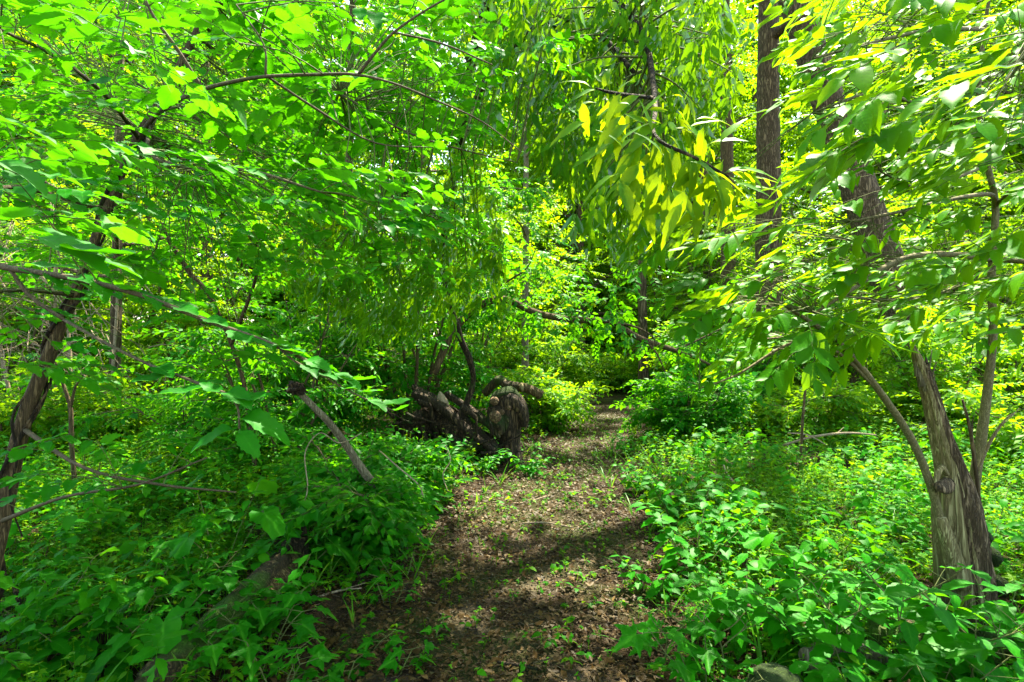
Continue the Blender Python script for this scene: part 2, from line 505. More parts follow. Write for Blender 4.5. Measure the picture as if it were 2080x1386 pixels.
def ground_mat(name, path):
    m, t, out = nodes(name)
    tc = t.nodes.new("ShaderNodeTexCoord")
    def noi(s, d=6, dis=0):
        n = N_(t, "ShaderNodeTexNoise"); n.inputs["Scale"].default_value = s; n.inputs["Detail"].default_value = d; n.inputs["Distortion"].default_value = dis
        t.links.new(tc.outputs["Object"], n.inputs["Vector"]); return n.outputs[0]
    a = noi(38, 8, 1.2); b = noi(1.3, 4); c = noi(120, 3)
    col = ramp(t, a, [(.30, (.006, .004, .0012)), (.5, (.016, .009, .003)), (.68, (.05, .031, .010)), (.8, (.11, .072, .028))])
    col = mixc(t, math_(t, 'MULTIPLY', c, .5), col, (.04, .025, .012))
    if path:
        mk = ramp(t, b, [(.44, (0, 0, 0)), (.58, (1, 1, 1))])
        mk2 = math_(t, 'MULTIPLY', mk, math_(t, 'MULTIPLY', a, 1.1))
        col = mixc(t, mk2, col, (.035, .06, .006))
        dk = ramp(t, noi(2.2, 3), [(.52, (0, 0, 0)), (.66, (1, 1, 1))])
        col = mixc(t, math_(t, 'MULTIPLY', dk, .6), col, (.10, .075, .05))
    bs = t.nodes.new("ShaderNodeBsdfPrincipled"); bs.inputs["Roughness"].default_value = .95; bs.inputs["Specular IOR Level"].default_value = .15
    t.links.new(col, bs.inputs["Base Color"])
    bp = t.nodes.new("ShaderNodeBump"); bp.inputs["Strength"].default_value = 1.0; bp.inputs["Distance"].default_value = .03
    t.links.new(math_(t, 'ADD', a, math_(t, 'MULTIPLY', c, .5)), bp.inputs["Height"]); t.links.new(bp.outputs[0], bs.inputs["Normal"])
    t.links.new(bs.outputs[0], out.inputs[0])
    return m
M['ground'] = ground_mat('woodland_soil', False)
M['path'] = ground_mat('trodden_path', True)

# ------------------------------------------------------------------ ground and path
def grid(xs, ys, zf):
    X, Y = np.meshgrid(xs, ys)
    V = np.stack([X, Y, zf(X, Y)], -1)
    ny, nx = X.shape
    idx = np.arange(nx * ny).reshape(ny, nx)
    q = np.stack([idx[:-1, :-1], idx[:-1, 1:], idx[1:, 1:], idx[1:, :-1]], -1).reshape(-1, 4)
    return V.reshape(-1, 3), q.ravel(), np.full(len(q), 4)

def axis(lo, hi, fine_lo, fine_hi, step):
    f = np.arange(fine_lo, fine_hi, step)
    a = fine_lo - np.cumsum(step * 1.25 ** np.arange(1, 60)); a = a[a > lo][::-1]
    b = f[-1] + np.cumsum(step * 1.25 ** np.arange(1, 60)); b = b[b < hi]
    return np.concatenate([[lo], a, f, b, [hi]])

mb = MB()
mb.add(*grid(axis(-400, 400, -9, 12, .2), axis(-60, 600, -3, 24, .2), gz))
tag(mb.build("ground", M['ground']), kind="structure")

mb = MB()
rows = smooth(PATH, 40)
us = np.linspace(-1, 1, 25)
tg = norm(np.gradient(rows[:, :2], axis=0)); nr = np.stack([tg[:, 1], -tg[:, 0]], -1)
V = []
for i in range(len(rows)):
    for u in us:
        e = 1 + .10 * nz(rows[i][1] * 1.1, np.sign(u) * 5, 0) + .05 * nz(rows[i][1] * 4, np.sign(u) * 9, 0)
        x, y = rows[i][:2] + nr[i] * u * rows[i][2] * e
        zz = float(h0(x, y)) - .035 + .012 * nz(x * 5, y * 5, 1) - .05 * max(0, abs(u) - .86) / .14
        V.append([x, y, zz])
idx = np.arange(len(V)).reshape(len(rows), len(us))
q = np.stack([idx[:-1, :-1], idx[:-1, 1:], idx[1:, 1:], idx[1:, :-1]], -1).reshape(-1, 4)
mb.add(V, q.ravel(), np.full(len(q), 4))
tag(mb.build("path", M['path']), kind="structure")

# ------------------------------------------------------------------ leaf kinds
R0 = np.random.default_rng(7)
ELM = [leaf(12, W(.65, .85, w_), .10, f, c, .08, .14, t) for c, t, f, w_ in ((.10, .03, .15, .30), (.25, -.07, .3, .28), (.42, .10, .38, .31), (-.12, .05, .25, .27))]
ASH = [leaf(9, W(.75, .95, w_), .03, f, c, .05, .10, t) for c, t, f, w_ in ((.10, .03, .2, .2), (.28, -.06, .32, .215), (.45, .08, .42, .19), (-.1, .05, .3, .2))]
BOX = [leaf(8, W(.75, 1.2, .155), .07, .25, c, .06, .08, t) for c, t in ((.15, .08), (.3, -.08), (.45, .12))]
HERB = [leaf(7, W(.8, 1.0, .25), .09, .2, c, .08, .06) for c in (.2, .4)]
MAPLE = [palm_leaf(droop=.25), palm_leaf(droop=.45, cup=.2), palm_leaf(lobes=3, depth=.35, droop=.3)]
HEART = [heart_leaf(1, .3), heart_leaf(2, .6), heart_leaf(3, .45)]
MID = [leaf(3, W(.7, .9, .30), 0, .22, c, 0) for c in (.15, .4)]
MIDN = [leaf(3, W(.8, 1.1, .19), 0, .22, c, 0) for c in (.2, .5)]
LO = [leaf_lo(.30), leaf_lo(.24, .3, .35)]
LON = [leaf_lo(.18, .3, .3)]

SPR_ELM = [spray(R0, ELM, n, .27, 60, .12, .006, .22) for n in (7, 8, 9, 9)]
CMP_ASH = [compound(R0, ASH, k, .42, 40, .12, .02, .10) for k in (2, 3, 3, 3)]
CMP_BOX = [compound(R0, BOX, k, .55, 42, .35, .35, .22) for k in (1, 2, 2)]
SPR_MID = [spray(R0, MID, n, .24, 58, .15, .006, .3) for n in (8, 9, 10)]
SPR_MIDN = [spray(R0, MIDN, n, .30, 45, .35, .006, .35, hang=.4) for n in (9, 10, 11)]
SPR_LO = [spray(R0, LO, n, .25, 58, .2, .007, .4) for n in (9, 10, 11)]
SPR_LO3 = [spray(R0, LO, n, .25, 58, .2, .007, .4, sides=0) for n in (9, 10, 11)]

# ------------------------------------------------------------------ plant builders
def bez(p0, d0, L, n, bend, rng, jit=.05):
    """curve from p0 leaving along d0, bending towards vector bend"""
    pts = [np.array(p0, float)]; d = norm(d0)
    st = L / n
    for i in range(n):
        d = norm(d + np.asarray(bend) / n + rng.normal(0, jit, 3))
        pts.append(pts[-1] + d * st)
    return np.array(pts)

def along(pts, t):
    f = t * (len(pts) - 1); i = min(len(pts) - 2, int(f)); g = f - i
    return pts[i] * (1 - g) + pts[i + 1] * g, norm(pts[i + 1] - pts[i])

def crown_on(rng, axis_pts, rad, H0, spread, limbs, subs, nspr, temps, ssize, up=.5, mbT=None, mbC=None, shape=.6, sub_l=.4, ang_jit=.35, hang=0.0, topw=1.0):
    """limbs and sprays for a trunk given by axis_pts above height fraction H0"""
    pos, d, nn, sc = [], [], [], []
    az = rng.random() * 6.28
    for i in range(limbs):
        t = H0 + (1 - H0) * ((i + rng.random() * .8) / limbs) ** topw
        p, td = along(axis_pts, min(.999, t)); k = (t - H0) / (1 - H0)
        az += 2.4 + rng.normal(0, .3)
        el = up * (.3 + k * 1.1) + rng.normal(0, .12)
        dirv = np.array([math.cos(az) * math.cos(el), math.sin(az) * math.cos(el), math.sin(el)])
        L = spread * (1 - shape * k ** 1.4) * (.65 + .5 * rng.random())
        n = 7
        lp = bez(p, dirv, L, n, [0, 0, .15 - hang], rng, .09)
        r = max(.008, np.interp(t, np.linspace(0, 1, len(rad)), rad) * .5)
        tube(mbT, lp, np.linspace(r, r * .22, n + 1), 5, 0, cap=False)
        for j in range(subs):
            s = .22 + .78 * (j + rng.random()) / subs
            q, qd = along(lp, min(.999, s))
            side = (-1) ** j
            a = side * (.6 + .5 * rng.random())
            ca, sa = math.cos(a), math.sin(a)
            sd = np.array([qd[0] * ca - qd[1] * sa, qd[0] * sa + qd[1] * ca, qd[2] * .6 + rng.normal(0, .22) - hang * .6])
            sl_ = L * sub_l * (1.25 - s) * (.7 + .6 * rng.random()) + ssize * .5
            sp_ = bez(q, sd, sl_, 4, [0, 0, -.1 - hang], rng, .12)
            tube(mbT, sp_, np.linspace(r * .28, .004, 5), 3, 0, cap=False)
            for x in range(nspr):
                g = (x + .3 + rng.random() * .7) / nspr
                pp, pd = along(sp_, min(.999, g))
                sg = (-1) ** x
                b = sg * (.55 + .4 * rng.random()) * (0 if x == nspr - 1 else 1)
                cb, sb = math.cos(b), math.sin(b)
                dd = np.array([pd[0] * cb - pd[1] * sb, pd[0] * sb + pd[1] * cb, pd[2] + rng.normal(0, .25) - hang])
                pos.append(pp); d.append(dd)
                nn.append([rng.normal(0, ang_jit), rng.normal(0, ang_jit), 1]); sc.append(ssize * (.7 + .6 * rng.random()))
    bake_mix(mbC, temps, pos, d, nn, sc, rng)

def trunk_line(rng, h, lean=(0, 0), n=14, wob=.03):
    t = np.linspace(0, 1, n + 1)
    x = lean[0] * t * h + np.cumsum(rng.normal(0, wob, n + 1)) * t
    y = lean[1] * t * h + np.cumsum(rng.normal(0, wob, n + 1)) * t
    return np.stack([x, y, t * h - .15], -1)

def flare(h, r, n=15):
    t = np.linspace(0, 1, n)
    return r * (1 - .75 * t) * (1 + .5 * np.exp(-t * h / .35))

def tree(name, label, cat, x, y, h, r, cb, spread, lean=(0, 0), seed=1, limbs=26, subs=9, nspr=6, dens=1.5, temps=None, ssize=.44, bark='bark_far', lm='wood_leaf', up=.5, group=None, sides=12, rough=.05, ridge=.06):
    rng = np.random.default_rng(seed)
    root = thing(name, label, cat, (x, y, float(gz(x, y))), group)
    ax = trunk_line(rng, h, lean); rd = flare(h, r)
    T, C = MB(), MB()
    tube(T, smooth(np.column_stack([ax, rd]), 4)[:, :3], smooth(np.column_stack([ax, rd]), 4)[:, 3], sides, 0, rough, seed, ridge=ridge)
    crown_on(rng, ax, rd, cb / h, spread, max(4, int(limbs * (.62 if y < 15 else .95))), subs, int(nspr * dens + .5), temps or SPR_LO, ssize * (1 if y < 17 else 1.25), up, T, C, topw=1.7 if y < 15 else 1.15)
    for mbx, nm, ms in ((T, 'trunk', [M[bark]]), (C, 'crown', [M[lm], M['twig']])):
        o = bpy.data.objects.new(nm, mbx.mesh(nm, ms)); COL.objects.link(o); o.parent = root
    return root

def shrub(name, label, cat, x, y, h, spread, seed, stems=7, subs=7, nspr=5, temps=None, ssize=.45, lm='wood_leaf_dark', bark='twig', group=None, low=.15, lean=(0, 0)):
    rng = np.random.default_rng(seed)
    root = thing(name, label, cat, (x, y, float(gz(x, y))), group)
    T, C = MB(), MB()
    pos, d, nn, sc = [], [], [], []
    for i in range(stems):
        az = i * 2.4 + rng.random()
        o = np.array([math.cos(az), math.sin(az), 0]) * spread * (.25 + .5 * rng.random())
        L = h * (.75 + .35 * rng.random())
        lp = bez([o[0] * .12, o[1] * .12, -.05], [o[0] + lean[0], o[1] + lean[1], h * .8], L * 1.1, 9, [o[0] * .5 / max(h, .5), o[1] * .5 / max(h, .5), -.2], rng, .06)
        tube(T, lp, np.linspace(.012 + h * .006, .004, 10), 5, 0, cap=False)
        for j in range(subs):
            s = low + (1 - low) * (j + rng.random()) / subs
            q, qd = along(lp, min(.999, s))
            a = rng.random() * 6.28
            sd = np.array([math.cos(a), math.sin(a), .25 + rng.normal(0, .2)])
            sp_ = bez(q, sd, spread * (.35 + .4 * rng.random()), 4, [0, 0, -.25], rng, .12)
            tube(T, sp_, np.linspace(.007, .003, 5), 3, 0, cap=False)
            for k in range(nspr):
                g = (k + .3 + rng.random() * .7) / nspr
                pp, pd = along(sp_, min(.999, g)); b = (-1) ** k * (.6 + .4 * rng.random())
                cb, sb = math.cos(b), math.sin(b)
                pos.append(pp); d.append([pd[0] * cb - pd[1] * sb, pd[0] * sb + pd[1] * cb, pd[2] - .1 + rng.normal(0, .25)])
                nn.append([rng.normal(0, .35), rng.normal(0, .35), 1]); sc.append(ssize * (.7 + .6 * rng.random()))
    bake_mix(C, temps or SPR_LO, pos, d, nn, sc, rng)
    for mbx, nm, ms in ((T, 'stem', [M[bark]]), (C, 'foliage', [M[lm], M['twig_green']])):
        o = bpy.data.objects.new(nm, mbx.mesh(nm, ms)); COL.objects.link(o); o.parent = root
    return root

# xy of a plan pixel at depth
def X(px, d): return (px - 1040) / FPX * d

# ------------------------------------------------------------------ tall trees whose trunks show
tree('tall_tree', 'tall straight tree with thick furrowed trunk rising right of the path', 'tree', X(1562, 12), 12, 19, .30, 8, 3.2, (0.0, .01), 11, 12, 7, 5, sides=28, bark='bark', group='trees in the wood')
tree('slender_tree', 'slimmer straight tree with brown trunk just left of the thick furrowed one', 'tree', X(1482, 14.5), 14.5, 17, .21, 9, 2.6, (-.012, 0), 12, 8, 7, 5, sides=20, bark='bark_elm', group='trees in the wood')
tree('leaning_tree', 'big tree with deeply ridged grey bark leaning left behind the broken snag', 'tree', X(1925, 9.6), 9.6, 18, .33, 13, 2.2, (-.34, .02), 13, 6, 5, 4, sides=28, bark='bark', group='trees in the wood')
tree('broadleaf_tree', 'dark narrow trunk standing right at the far end of the path', 'tree', X(1307, 16.5), 16.5, 13, .15, 8.5, 1.8, (.0, 0), 14, 6, 5, 4, group='trees in the wood')
tree('broadleaf_tree', 'thin pale grey trunk rising behind the sawn branch left of the path', 'tree', X(1066, 12.5), 12.5, 11, .085, 4.0, 2.2, (.01, 0), 15, 14, 7, 5, bark='grey_wood', group='trees in the wood')
tree('broadleaf_tree', 'distant tree whose trunk shows high up, left of the slimmer straight trunk', 'tree', X(1440, 19), 19, 15, .24, 8, 2.8, (-.03, 0), 16, 9, 7, 5, group='trees in the wood')
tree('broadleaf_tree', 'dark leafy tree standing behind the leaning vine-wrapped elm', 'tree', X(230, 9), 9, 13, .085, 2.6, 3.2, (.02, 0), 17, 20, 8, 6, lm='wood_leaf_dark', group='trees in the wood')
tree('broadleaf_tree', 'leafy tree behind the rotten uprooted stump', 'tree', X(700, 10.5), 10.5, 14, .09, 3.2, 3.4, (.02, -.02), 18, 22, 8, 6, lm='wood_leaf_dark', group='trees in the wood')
tree('broadleaf_tree', 'bright yellow-green tree closing the view beyond the bend of the path', 'tree', X(1180, 26), 26, 15, .2, 2.5, 4.6, (0, 0), 19, 34, 9, 6, group='trees in the wood')
tree('broadleaf_tree', 'sunlit bushy tree between the dark path-end trunk and the slimmer trunk', 'tree', X(1400, 22), 22, 13, .17, 2.0, 4.2, (0, 0), 20, 34, 9, 6, group='trees in the wood')
tree('broadleaf_tree', 'sunlit tree at the right edge behind the upright sapling', 'tree', X(2120, 13), 13, 11, .18, 2.6, 3.6, (0, 0), 21, 22, 9, 6, group='trees in the wood')
tree('broadleaf_tree', 'bright tree filling the gap between the thick trunk and the leaning trunk', 'tree', X(1740, 19), 19, 12, .2, 2.6, 4.2, (0, 0), 22, 26, 9, 6, group='trees in the wood')
tree('broadleaf_tree', 'sunlit tree far back at the left edge', 'tree', X(-60, 16), 16, 15, .2, 2.6, 4.6, (0, 0), 23, 34, 9, 6, group='trees in the wood')
tree('broadleaf_tree', 'bright tree far back behind the dark leafy tree on the left', 'tree', X(420, 18), 18, 16, .2, 2.6, 4.6, (0, 0), 24, 34, 9, 6, group='trees in the wood')
tree('broadleaf_tree', 'pale green tree showing far back behind the arching limb', 'tree', X(860, 21), 21, 16, .2, 2.2, 4.6, (0, 0), 25, 34, 9, 6, group='trees in the wood')

# far woods: reads as one mass
mb = MB(); rng = np.random.default_rng(40)
pos, d, nn, sc = [], [], [], []
for k in range(84):
    dd = 30 + 24 * rng.random(); x0 = (rng.random() * 2 - 1) * dd * 1.25
    hh = 19 + 8 * rng.random(); n = 1500
    a = rng.random(n) * 6.28; zz = rng.random(n) ** 1.15 * hh + .2; rr = (2.0 + 2.6 * np.sin(np.clip(zz / hh, 0, 1) * 3.0)) * np.sqrt(rng.random(n))
    lump = np.array([nz(x0 + math.cos(a[i]) * rr[i] * .6, dd + math.sin(a[i]) * rr[i] * .6, zz[i] * .5, .9) for i in range(n)])
    kp = lump > -.12
    px, py = x0 + np.cos(a) * rr, dd + np.sin(a) * rr
    g = h0(px, py)
    for i in np.nonzero(kp)[0]:
        pos.append([px[i], py[i], zz[i] + g[i]]); d.append([math.cos(a[i]), math.sin(a[i]), rng.normal(-.1, .3)])
        nn.append([rng.normal(0, .4), rng.normal(0, .4), 1]); sc.append(1.0 + .7 * rng.random())
    tube(mb, [[x0, dd, float(h0(x0, dd)) - .2], [x0 + rng.normal(0, .3), dd, hh * .5], [x0 + rng.normal(0, .5), dd, hh]], [.18, .13, .03], 6, 1)
bake_mix(mb, SPR_LO3, pos, d, nn, sc, rng)
tag(mb.build("far_woods", [M['wood_leaf'], M['bark_far']]), kind="stuff")

# ------------------------------------------------------------------ shrubs and small trees of the understorey
SH = [
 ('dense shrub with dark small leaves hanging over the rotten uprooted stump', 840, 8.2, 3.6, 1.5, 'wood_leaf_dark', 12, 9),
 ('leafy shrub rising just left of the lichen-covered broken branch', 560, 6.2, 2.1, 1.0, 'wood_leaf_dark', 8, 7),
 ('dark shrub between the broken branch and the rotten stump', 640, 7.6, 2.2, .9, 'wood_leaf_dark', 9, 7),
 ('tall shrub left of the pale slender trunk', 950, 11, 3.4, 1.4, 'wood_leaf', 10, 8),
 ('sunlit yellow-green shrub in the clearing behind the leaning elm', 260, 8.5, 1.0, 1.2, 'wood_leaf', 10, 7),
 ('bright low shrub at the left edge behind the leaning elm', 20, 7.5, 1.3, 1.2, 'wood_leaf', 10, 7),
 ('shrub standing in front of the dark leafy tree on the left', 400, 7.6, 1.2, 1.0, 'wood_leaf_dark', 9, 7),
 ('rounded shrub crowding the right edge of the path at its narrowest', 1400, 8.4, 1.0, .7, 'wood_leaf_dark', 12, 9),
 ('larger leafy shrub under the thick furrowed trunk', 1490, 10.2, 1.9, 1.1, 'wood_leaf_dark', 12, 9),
 ('dark green shrub at the foot of the path-end trunk', 1266, 18.5, 1.1, 1.3, 'wood_leaf', 10, 8),
 ('light green shrub on the outside of the path bend', 1120, 15.5, 1.7, 1.3, 'wood_leaf', 10, 8),
 ('low bright bush beside the path just past the mossy stump', 1100, 9.8, 1.0, .7, 'wood_leaf', 9, 7),
 ('wide bush right of the path end below the slimmer trunk', 1450, 13.5, 1.7, 1.3, 'wood_leaf', 12, 8),
 ('pale sunlit shrub left of the leaning ridged trunk', 1790, 9.6, .95, 1.2, 'wood_leaf', 10, 8),
 ('sunlit shrub between the thick furrowed trunk and the snag', 1660, 8.4, .85, .9, 'wood_leaf', 10, 8),
 ('bright shrub at the right edge beyond the snag', 2080, 6.8, 1.0, 1.0, 'wood_leaf', 10, 8),
 ('tall airy shrub behind the upright sapling', 2040, 11.5, 2.6, 1.4, 'wood_leaf', 10, 8),
 ('bright shrub in the middle distance directly behind the thick furrowed trunk', 1600, 15, 3.4, 1.9, 'wood_leaf', 11, 8),
 ('pale shrub deep in the wood behind the arching limb', 1010, 16, 3.6, 1.9, 'wood_leaf', 11, 8),
 ('yellow-green shrub deep in the wood left of the arching limb', 700, 15, 2.8, 1.9, 'wood_leaf', 11, 8),
 ('shrub deep in the wood below the dark leafy tree', 130, 12.5, 3.0, 1.9, 'wood_leaf', 11, 8),
 ('bright shrub in the far gap just left of the path-end trunk', 1215, 22, .9, 1.4, 'wood_leaf', 11, 9),
 ('tall bushy sapling filling the view right of the path-end trunk', 1375, 18, 6.0, 2.2, 'wood_leaf', 12, 10),
 ('tall bright bush left of the sky gap beyond the path', 1060, 18, 5.2, 2.0, 'wood_leaf', 12, 10),
 ('tall bush behind the shrub hanging over the rotten stump', 880, 14, 4.6, 1.8, 'wood_leaf', 12, 10),
 ('tall sunlit bush between the thick furrowed trunk and the leaning trunk', 1700, 13, 4.6, 1.9, 'wood_leaf', 12, 10),
 ('tall sunlit bush just right of the leaning ridged trunk', 2000, 13.5, 5.0, 2.0, 'wood_leaf', 12, 10),
 ('tall sunlit bush glimpsed left of the dark leafy tree', 60, 11.5, 4.2, 1.8, 'wood_leaf', 12, 10),
 ('tall sunlit bush glimpsed right of the dark leafy tree', 380, 12.5, 4.6, 1.8, 'wood_leaf', 12, 10),
 ('tall bush behind the slimmer straight trunk', 1500, 17, 6.0, 2.2, 'wood_leaf', 12, 10),
 ('leafy bush hiding the foot of the leaning ridged trunk', 1915, 8.5, 1.95, .9, 'wood_leaf', 12, 9),
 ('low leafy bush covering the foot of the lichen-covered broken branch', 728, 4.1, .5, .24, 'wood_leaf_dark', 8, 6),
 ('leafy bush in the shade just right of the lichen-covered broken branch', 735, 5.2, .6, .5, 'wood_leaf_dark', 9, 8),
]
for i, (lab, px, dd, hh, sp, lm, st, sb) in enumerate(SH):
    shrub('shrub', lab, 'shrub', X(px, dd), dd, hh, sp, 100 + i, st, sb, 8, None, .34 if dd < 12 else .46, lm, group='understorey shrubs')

# ------------------------------------------------------------------ arching limb over the path
root = thing('fallen_limb', 'long crooked dark limb arching across the view above the path', 'branch', tuple(P(1010, 940, 7.8)))
T, C = MB(), MB(); rng = np.random.default_rng(60)
pts, rd = PP([(880, 760, 7.6, .055), (930, 660, 7.7, .055), (1010, 608, 7.8, .05), (1090, 636, 7.9, .048), (1160, 650, 8.0, .045), (1240, 653, 8.1, .045), (1272, 672, 8.1, .045), (1310, 692, 8.2, .042), (1370, 712, 8.3, .035), (1430, 735, 8.4, .02), (1470, 760, 8.5, .012)], 6)
tube(T, pts, rd, 9, 0, .12, 3)
for rows_ in ([(1000, 590, 7.8, .02), (1030, 572, 7.75, .018), (1070, 545, 7.7, .012), (1090, 500, 7.6, .006)],
              [(1310, 690, 8.2, .018), (1335, 720, 8.1, .014), (1352, 760, 8.1, .006)],
              [(1255, 655, 8.1, .02), (1300, 668, 8.0, .016), (1330, 690, 8.0, .012), (1322, 712, 8.0, .008)],
              [(1370, 712, 8.3, .02), (1420, 690, 8.3, .015), (1480, 660, 8.4, .006)]):
    p, r = PP(rows_, 4); tube(T, p, r, 6, 0, .1, 5)
pos, d, nn, sc = [], [], [], []
for i in range(520):
    t = rng.random(); q, qd = along(pts, min(.999, .12 + .8 * t)); q = q + np.array([0, rng.normal(0, .3), max(-.15, rng.gamma(1.3, .5) - .2)])
    a = rng.random() * 6.28
    o = np.array([math.cos(a) * .35, math.sin(a) * .5, rng.normal(.05, .22)])
    if rng.random() < (.2 if t < .5 else .7): continue
    pos.append(q + o * rng.random()); d.append(o + [0, 0, -.2]); nn.append([rng.normal(0, .4), rng.normal(0, .4), 1]); sc.append(.26 + .16 * rng.random())
bake_mix(C, SPR_MID, pos, d, nn, sc, rng)
T.build('branch', M['bark_elm'], root); C.build('crown', [M['wood_leaf_dark'], M['twig']], root)

# ------------------------------------------------------------------ box elder: trunk hidden behind the stump, limbs come forward over the path
root = thing('box_elder', 'box elder whose long drooping leaflets hang in a curtain over the path', 'tree', (X(915, 6.6), 6.6, 0))
T, C = MB(), MB(); rng = np.random.default_rng(61)
def limb(rows_, sides=8, mbx=None, rough=.08):
    p, r = PP(rows_, 5); tube(mbx or T, p, r, sides, 0, rough, 2); return p
tr = limb([(880, 960, 6.9, .04), (955, 800, 6.8, .036), (955, 735, 6.7, .036), (930, 670, 6.6, .038), (900, 520, 6.5, .04), (930, 300, 6.3, .045), (980, 0, 6.1, .05), (1040, -400, 5.8, .04)], 12, rough=.25)
l1 = limb([(955, 120, 6.2, .06), (1020, -60, 5.0, .05), (1120, -200, 3.9, .04), (1250, -260, 3.2, .03), (1380, -200, 2.7, .02)])
l2 = limb([(930, 300, 6.3, .05), (980, 180, 5.2, .04), (1080, 60, 4.2, .03), (1200, 60, 3.5, .02), (1290, 150, 3.0, .012)])
l3 = limb([(928, 430, 6.4, .04), (880, 380, 5.7, .03), (800, 400, 5.2, .022), (720, 450, 4.9, .012)])
l4 = limb([(1120, -200, 3.9, .03), (1200, -60, 3.2, .02), (1300, 60, 2.6, .015), (1330, 200, 2.1, .010), (1330, 275, 1.75, .006), (1410, 320, 1.65, .005), (1480, 360, 1.6, .004)])
limb([(1330, 200, 2.1, .008), (1250, 190, 1.9, .006), (1210, 180, 1.85, .003)], 5)
up_ax = smooth([P(1040, -400, 5.8), [.1, 6.6, 8.4], [.3, 8.0, 10.2], [.6, 9.6, 12.0]], 4)
tube(T, up_ax, np.linspace(.05, .015, len(up_ax)), 8, 0, .1, 3)
crown_on(np.random.default_rng(77), up_ax, np.linspace(.05, .015, len(up_ax)), .0, 3.2, 12, 8, 5, SPR_MIDN, .5, .3, T, C)  # unseen top crown, added to shade the hanging curtain and the path
def connect(p, skel, r=.004):
    i = np.argmin(np.linalg.norm(skel - p, axis=1)); a = skel[i]
    m = (a + p) * .5 + np.array([0, 0, .08 * np.linalg.norm(a - p)])
    tube(C, smooth([a, m, p], 3), np.linspace(r * 1.6, r * .5, 7), 4, 1, cap=False)
def curtain(n, pxr, pyr, dr, skel, ssz, hang, mask=None, temps=CMP_BOX, per=3, conn=.6, drift=(-.25, -.1)):
    pos, d, nn, sc = [], [], [], []
    k = 0
    while k < n:
        px, py, dd = pxr[0] + (pxr[1] - pxr[0]) * rng.random(), pyr[0] + (pyr[1] - pyr[0]) * rng.random(), dr[0] + (dr[1] - dr[0]) * rng.random()
        if mask and not mask(px, py): k += .2; continue
        k += 1
        p = P(px, py, dd)
        if rng.random() < conn: connect(p, skel)
        for j in range(per):
            a = rng.random() * 6.28
            pos.append(p + rng.normal(0, .04, 3)); d.append([math.cos(a) * .55 + drift[0], math.sin(a) * .55 + drift[1], -hang + rng.normal(0, .2)])
            nn.append([math.cos(a) + rng.normal(0, .3), math.sin(a) + rng.normal(0, .3), .5]); sc.append(ssz * (.7 + .6 * rng.random()))
    bake_mix(C, temps, pos, d, nn, sc, rng)
skelA = np.vstack([l1, l2, l4])
mask1 = lambda x, y: (y < 150 + (x - 1000) * 1.3) and (y < 500 - abs(x - 1240) * 1.1 + 130 * nz(x * .012, y * .004, 0)) and x > 1000
curtain(780, (1000, 1490), (-130, 540), (2.4, 4.8), skelA, .128, 1.0, mask1, conn=.25)
curtain(22, (1190, 1330), (220, 420), (2.0, 2.7), skelA, .14, 1.0, lambda x, y: y < 480 - abs(x - 1230) * .6)
curtain(290, (600, 1030), (330, 690), (4.4, 6.2), np.vstack([l3, tr]), .15, .8, lambda x, y: y > 330 + abs(x - 830) * .3 and y < 690 - abs(x - 800) * .4, conn=.2)
curtain(100, (850, 1010), (-40, 430), (4.9, 6.1), tr, .17, .8, conn=.3)
C_OLD = C; TIPS = {}
# the sunlit tips that stick out over the path
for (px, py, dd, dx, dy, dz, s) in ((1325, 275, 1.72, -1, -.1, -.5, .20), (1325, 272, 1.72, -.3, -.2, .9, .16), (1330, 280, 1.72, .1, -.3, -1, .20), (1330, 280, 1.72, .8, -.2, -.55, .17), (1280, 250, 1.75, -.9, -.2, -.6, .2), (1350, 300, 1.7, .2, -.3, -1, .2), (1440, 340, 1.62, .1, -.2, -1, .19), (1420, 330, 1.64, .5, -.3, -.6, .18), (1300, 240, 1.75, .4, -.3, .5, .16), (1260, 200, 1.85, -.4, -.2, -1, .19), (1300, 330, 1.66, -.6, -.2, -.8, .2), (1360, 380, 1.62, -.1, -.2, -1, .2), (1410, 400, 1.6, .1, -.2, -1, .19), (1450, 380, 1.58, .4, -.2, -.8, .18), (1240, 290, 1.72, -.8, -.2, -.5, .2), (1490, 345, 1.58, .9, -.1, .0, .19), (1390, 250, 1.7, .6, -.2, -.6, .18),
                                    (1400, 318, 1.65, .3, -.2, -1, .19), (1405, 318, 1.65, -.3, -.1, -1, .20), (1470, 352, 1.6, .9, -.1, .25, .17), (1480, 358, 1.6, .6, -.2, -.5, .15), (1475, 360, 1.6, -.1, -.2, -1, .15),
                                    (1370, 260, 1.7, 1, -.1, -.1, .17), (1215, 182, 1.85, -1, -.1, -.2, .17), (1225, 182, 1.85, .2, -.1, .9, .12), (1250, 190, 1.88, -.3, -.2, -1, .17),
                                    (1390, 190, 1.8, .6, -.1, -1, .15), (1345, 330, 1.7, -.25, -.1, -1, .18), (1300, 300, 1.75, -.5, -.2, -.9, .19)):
    C = TIPS.setdefault(0 if py < 220 else 1 if px < 1375 else 2, MB())
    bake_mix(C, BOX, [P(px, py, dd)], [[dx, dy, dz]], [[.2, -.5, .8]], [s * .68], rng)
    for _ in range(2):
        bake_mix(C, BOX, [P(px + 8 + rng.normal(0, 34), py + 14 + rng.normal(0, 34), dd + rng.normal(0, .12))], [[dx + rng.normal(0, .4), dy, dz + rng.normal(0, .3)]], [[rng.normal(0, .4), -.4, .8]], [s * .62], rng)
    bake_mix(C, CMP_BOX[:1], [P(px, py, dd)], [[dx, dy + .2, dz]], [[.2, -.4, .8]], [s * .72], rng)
for C in TIPS.values(): C.build('foliage', [M['sunlit_leaf'], M['twig_green']], root)
C = C_OLD
T.build('trunk', M['rot_wood'], root); C.build('crown', [M['maple_ash'], M['twig_green']], root)

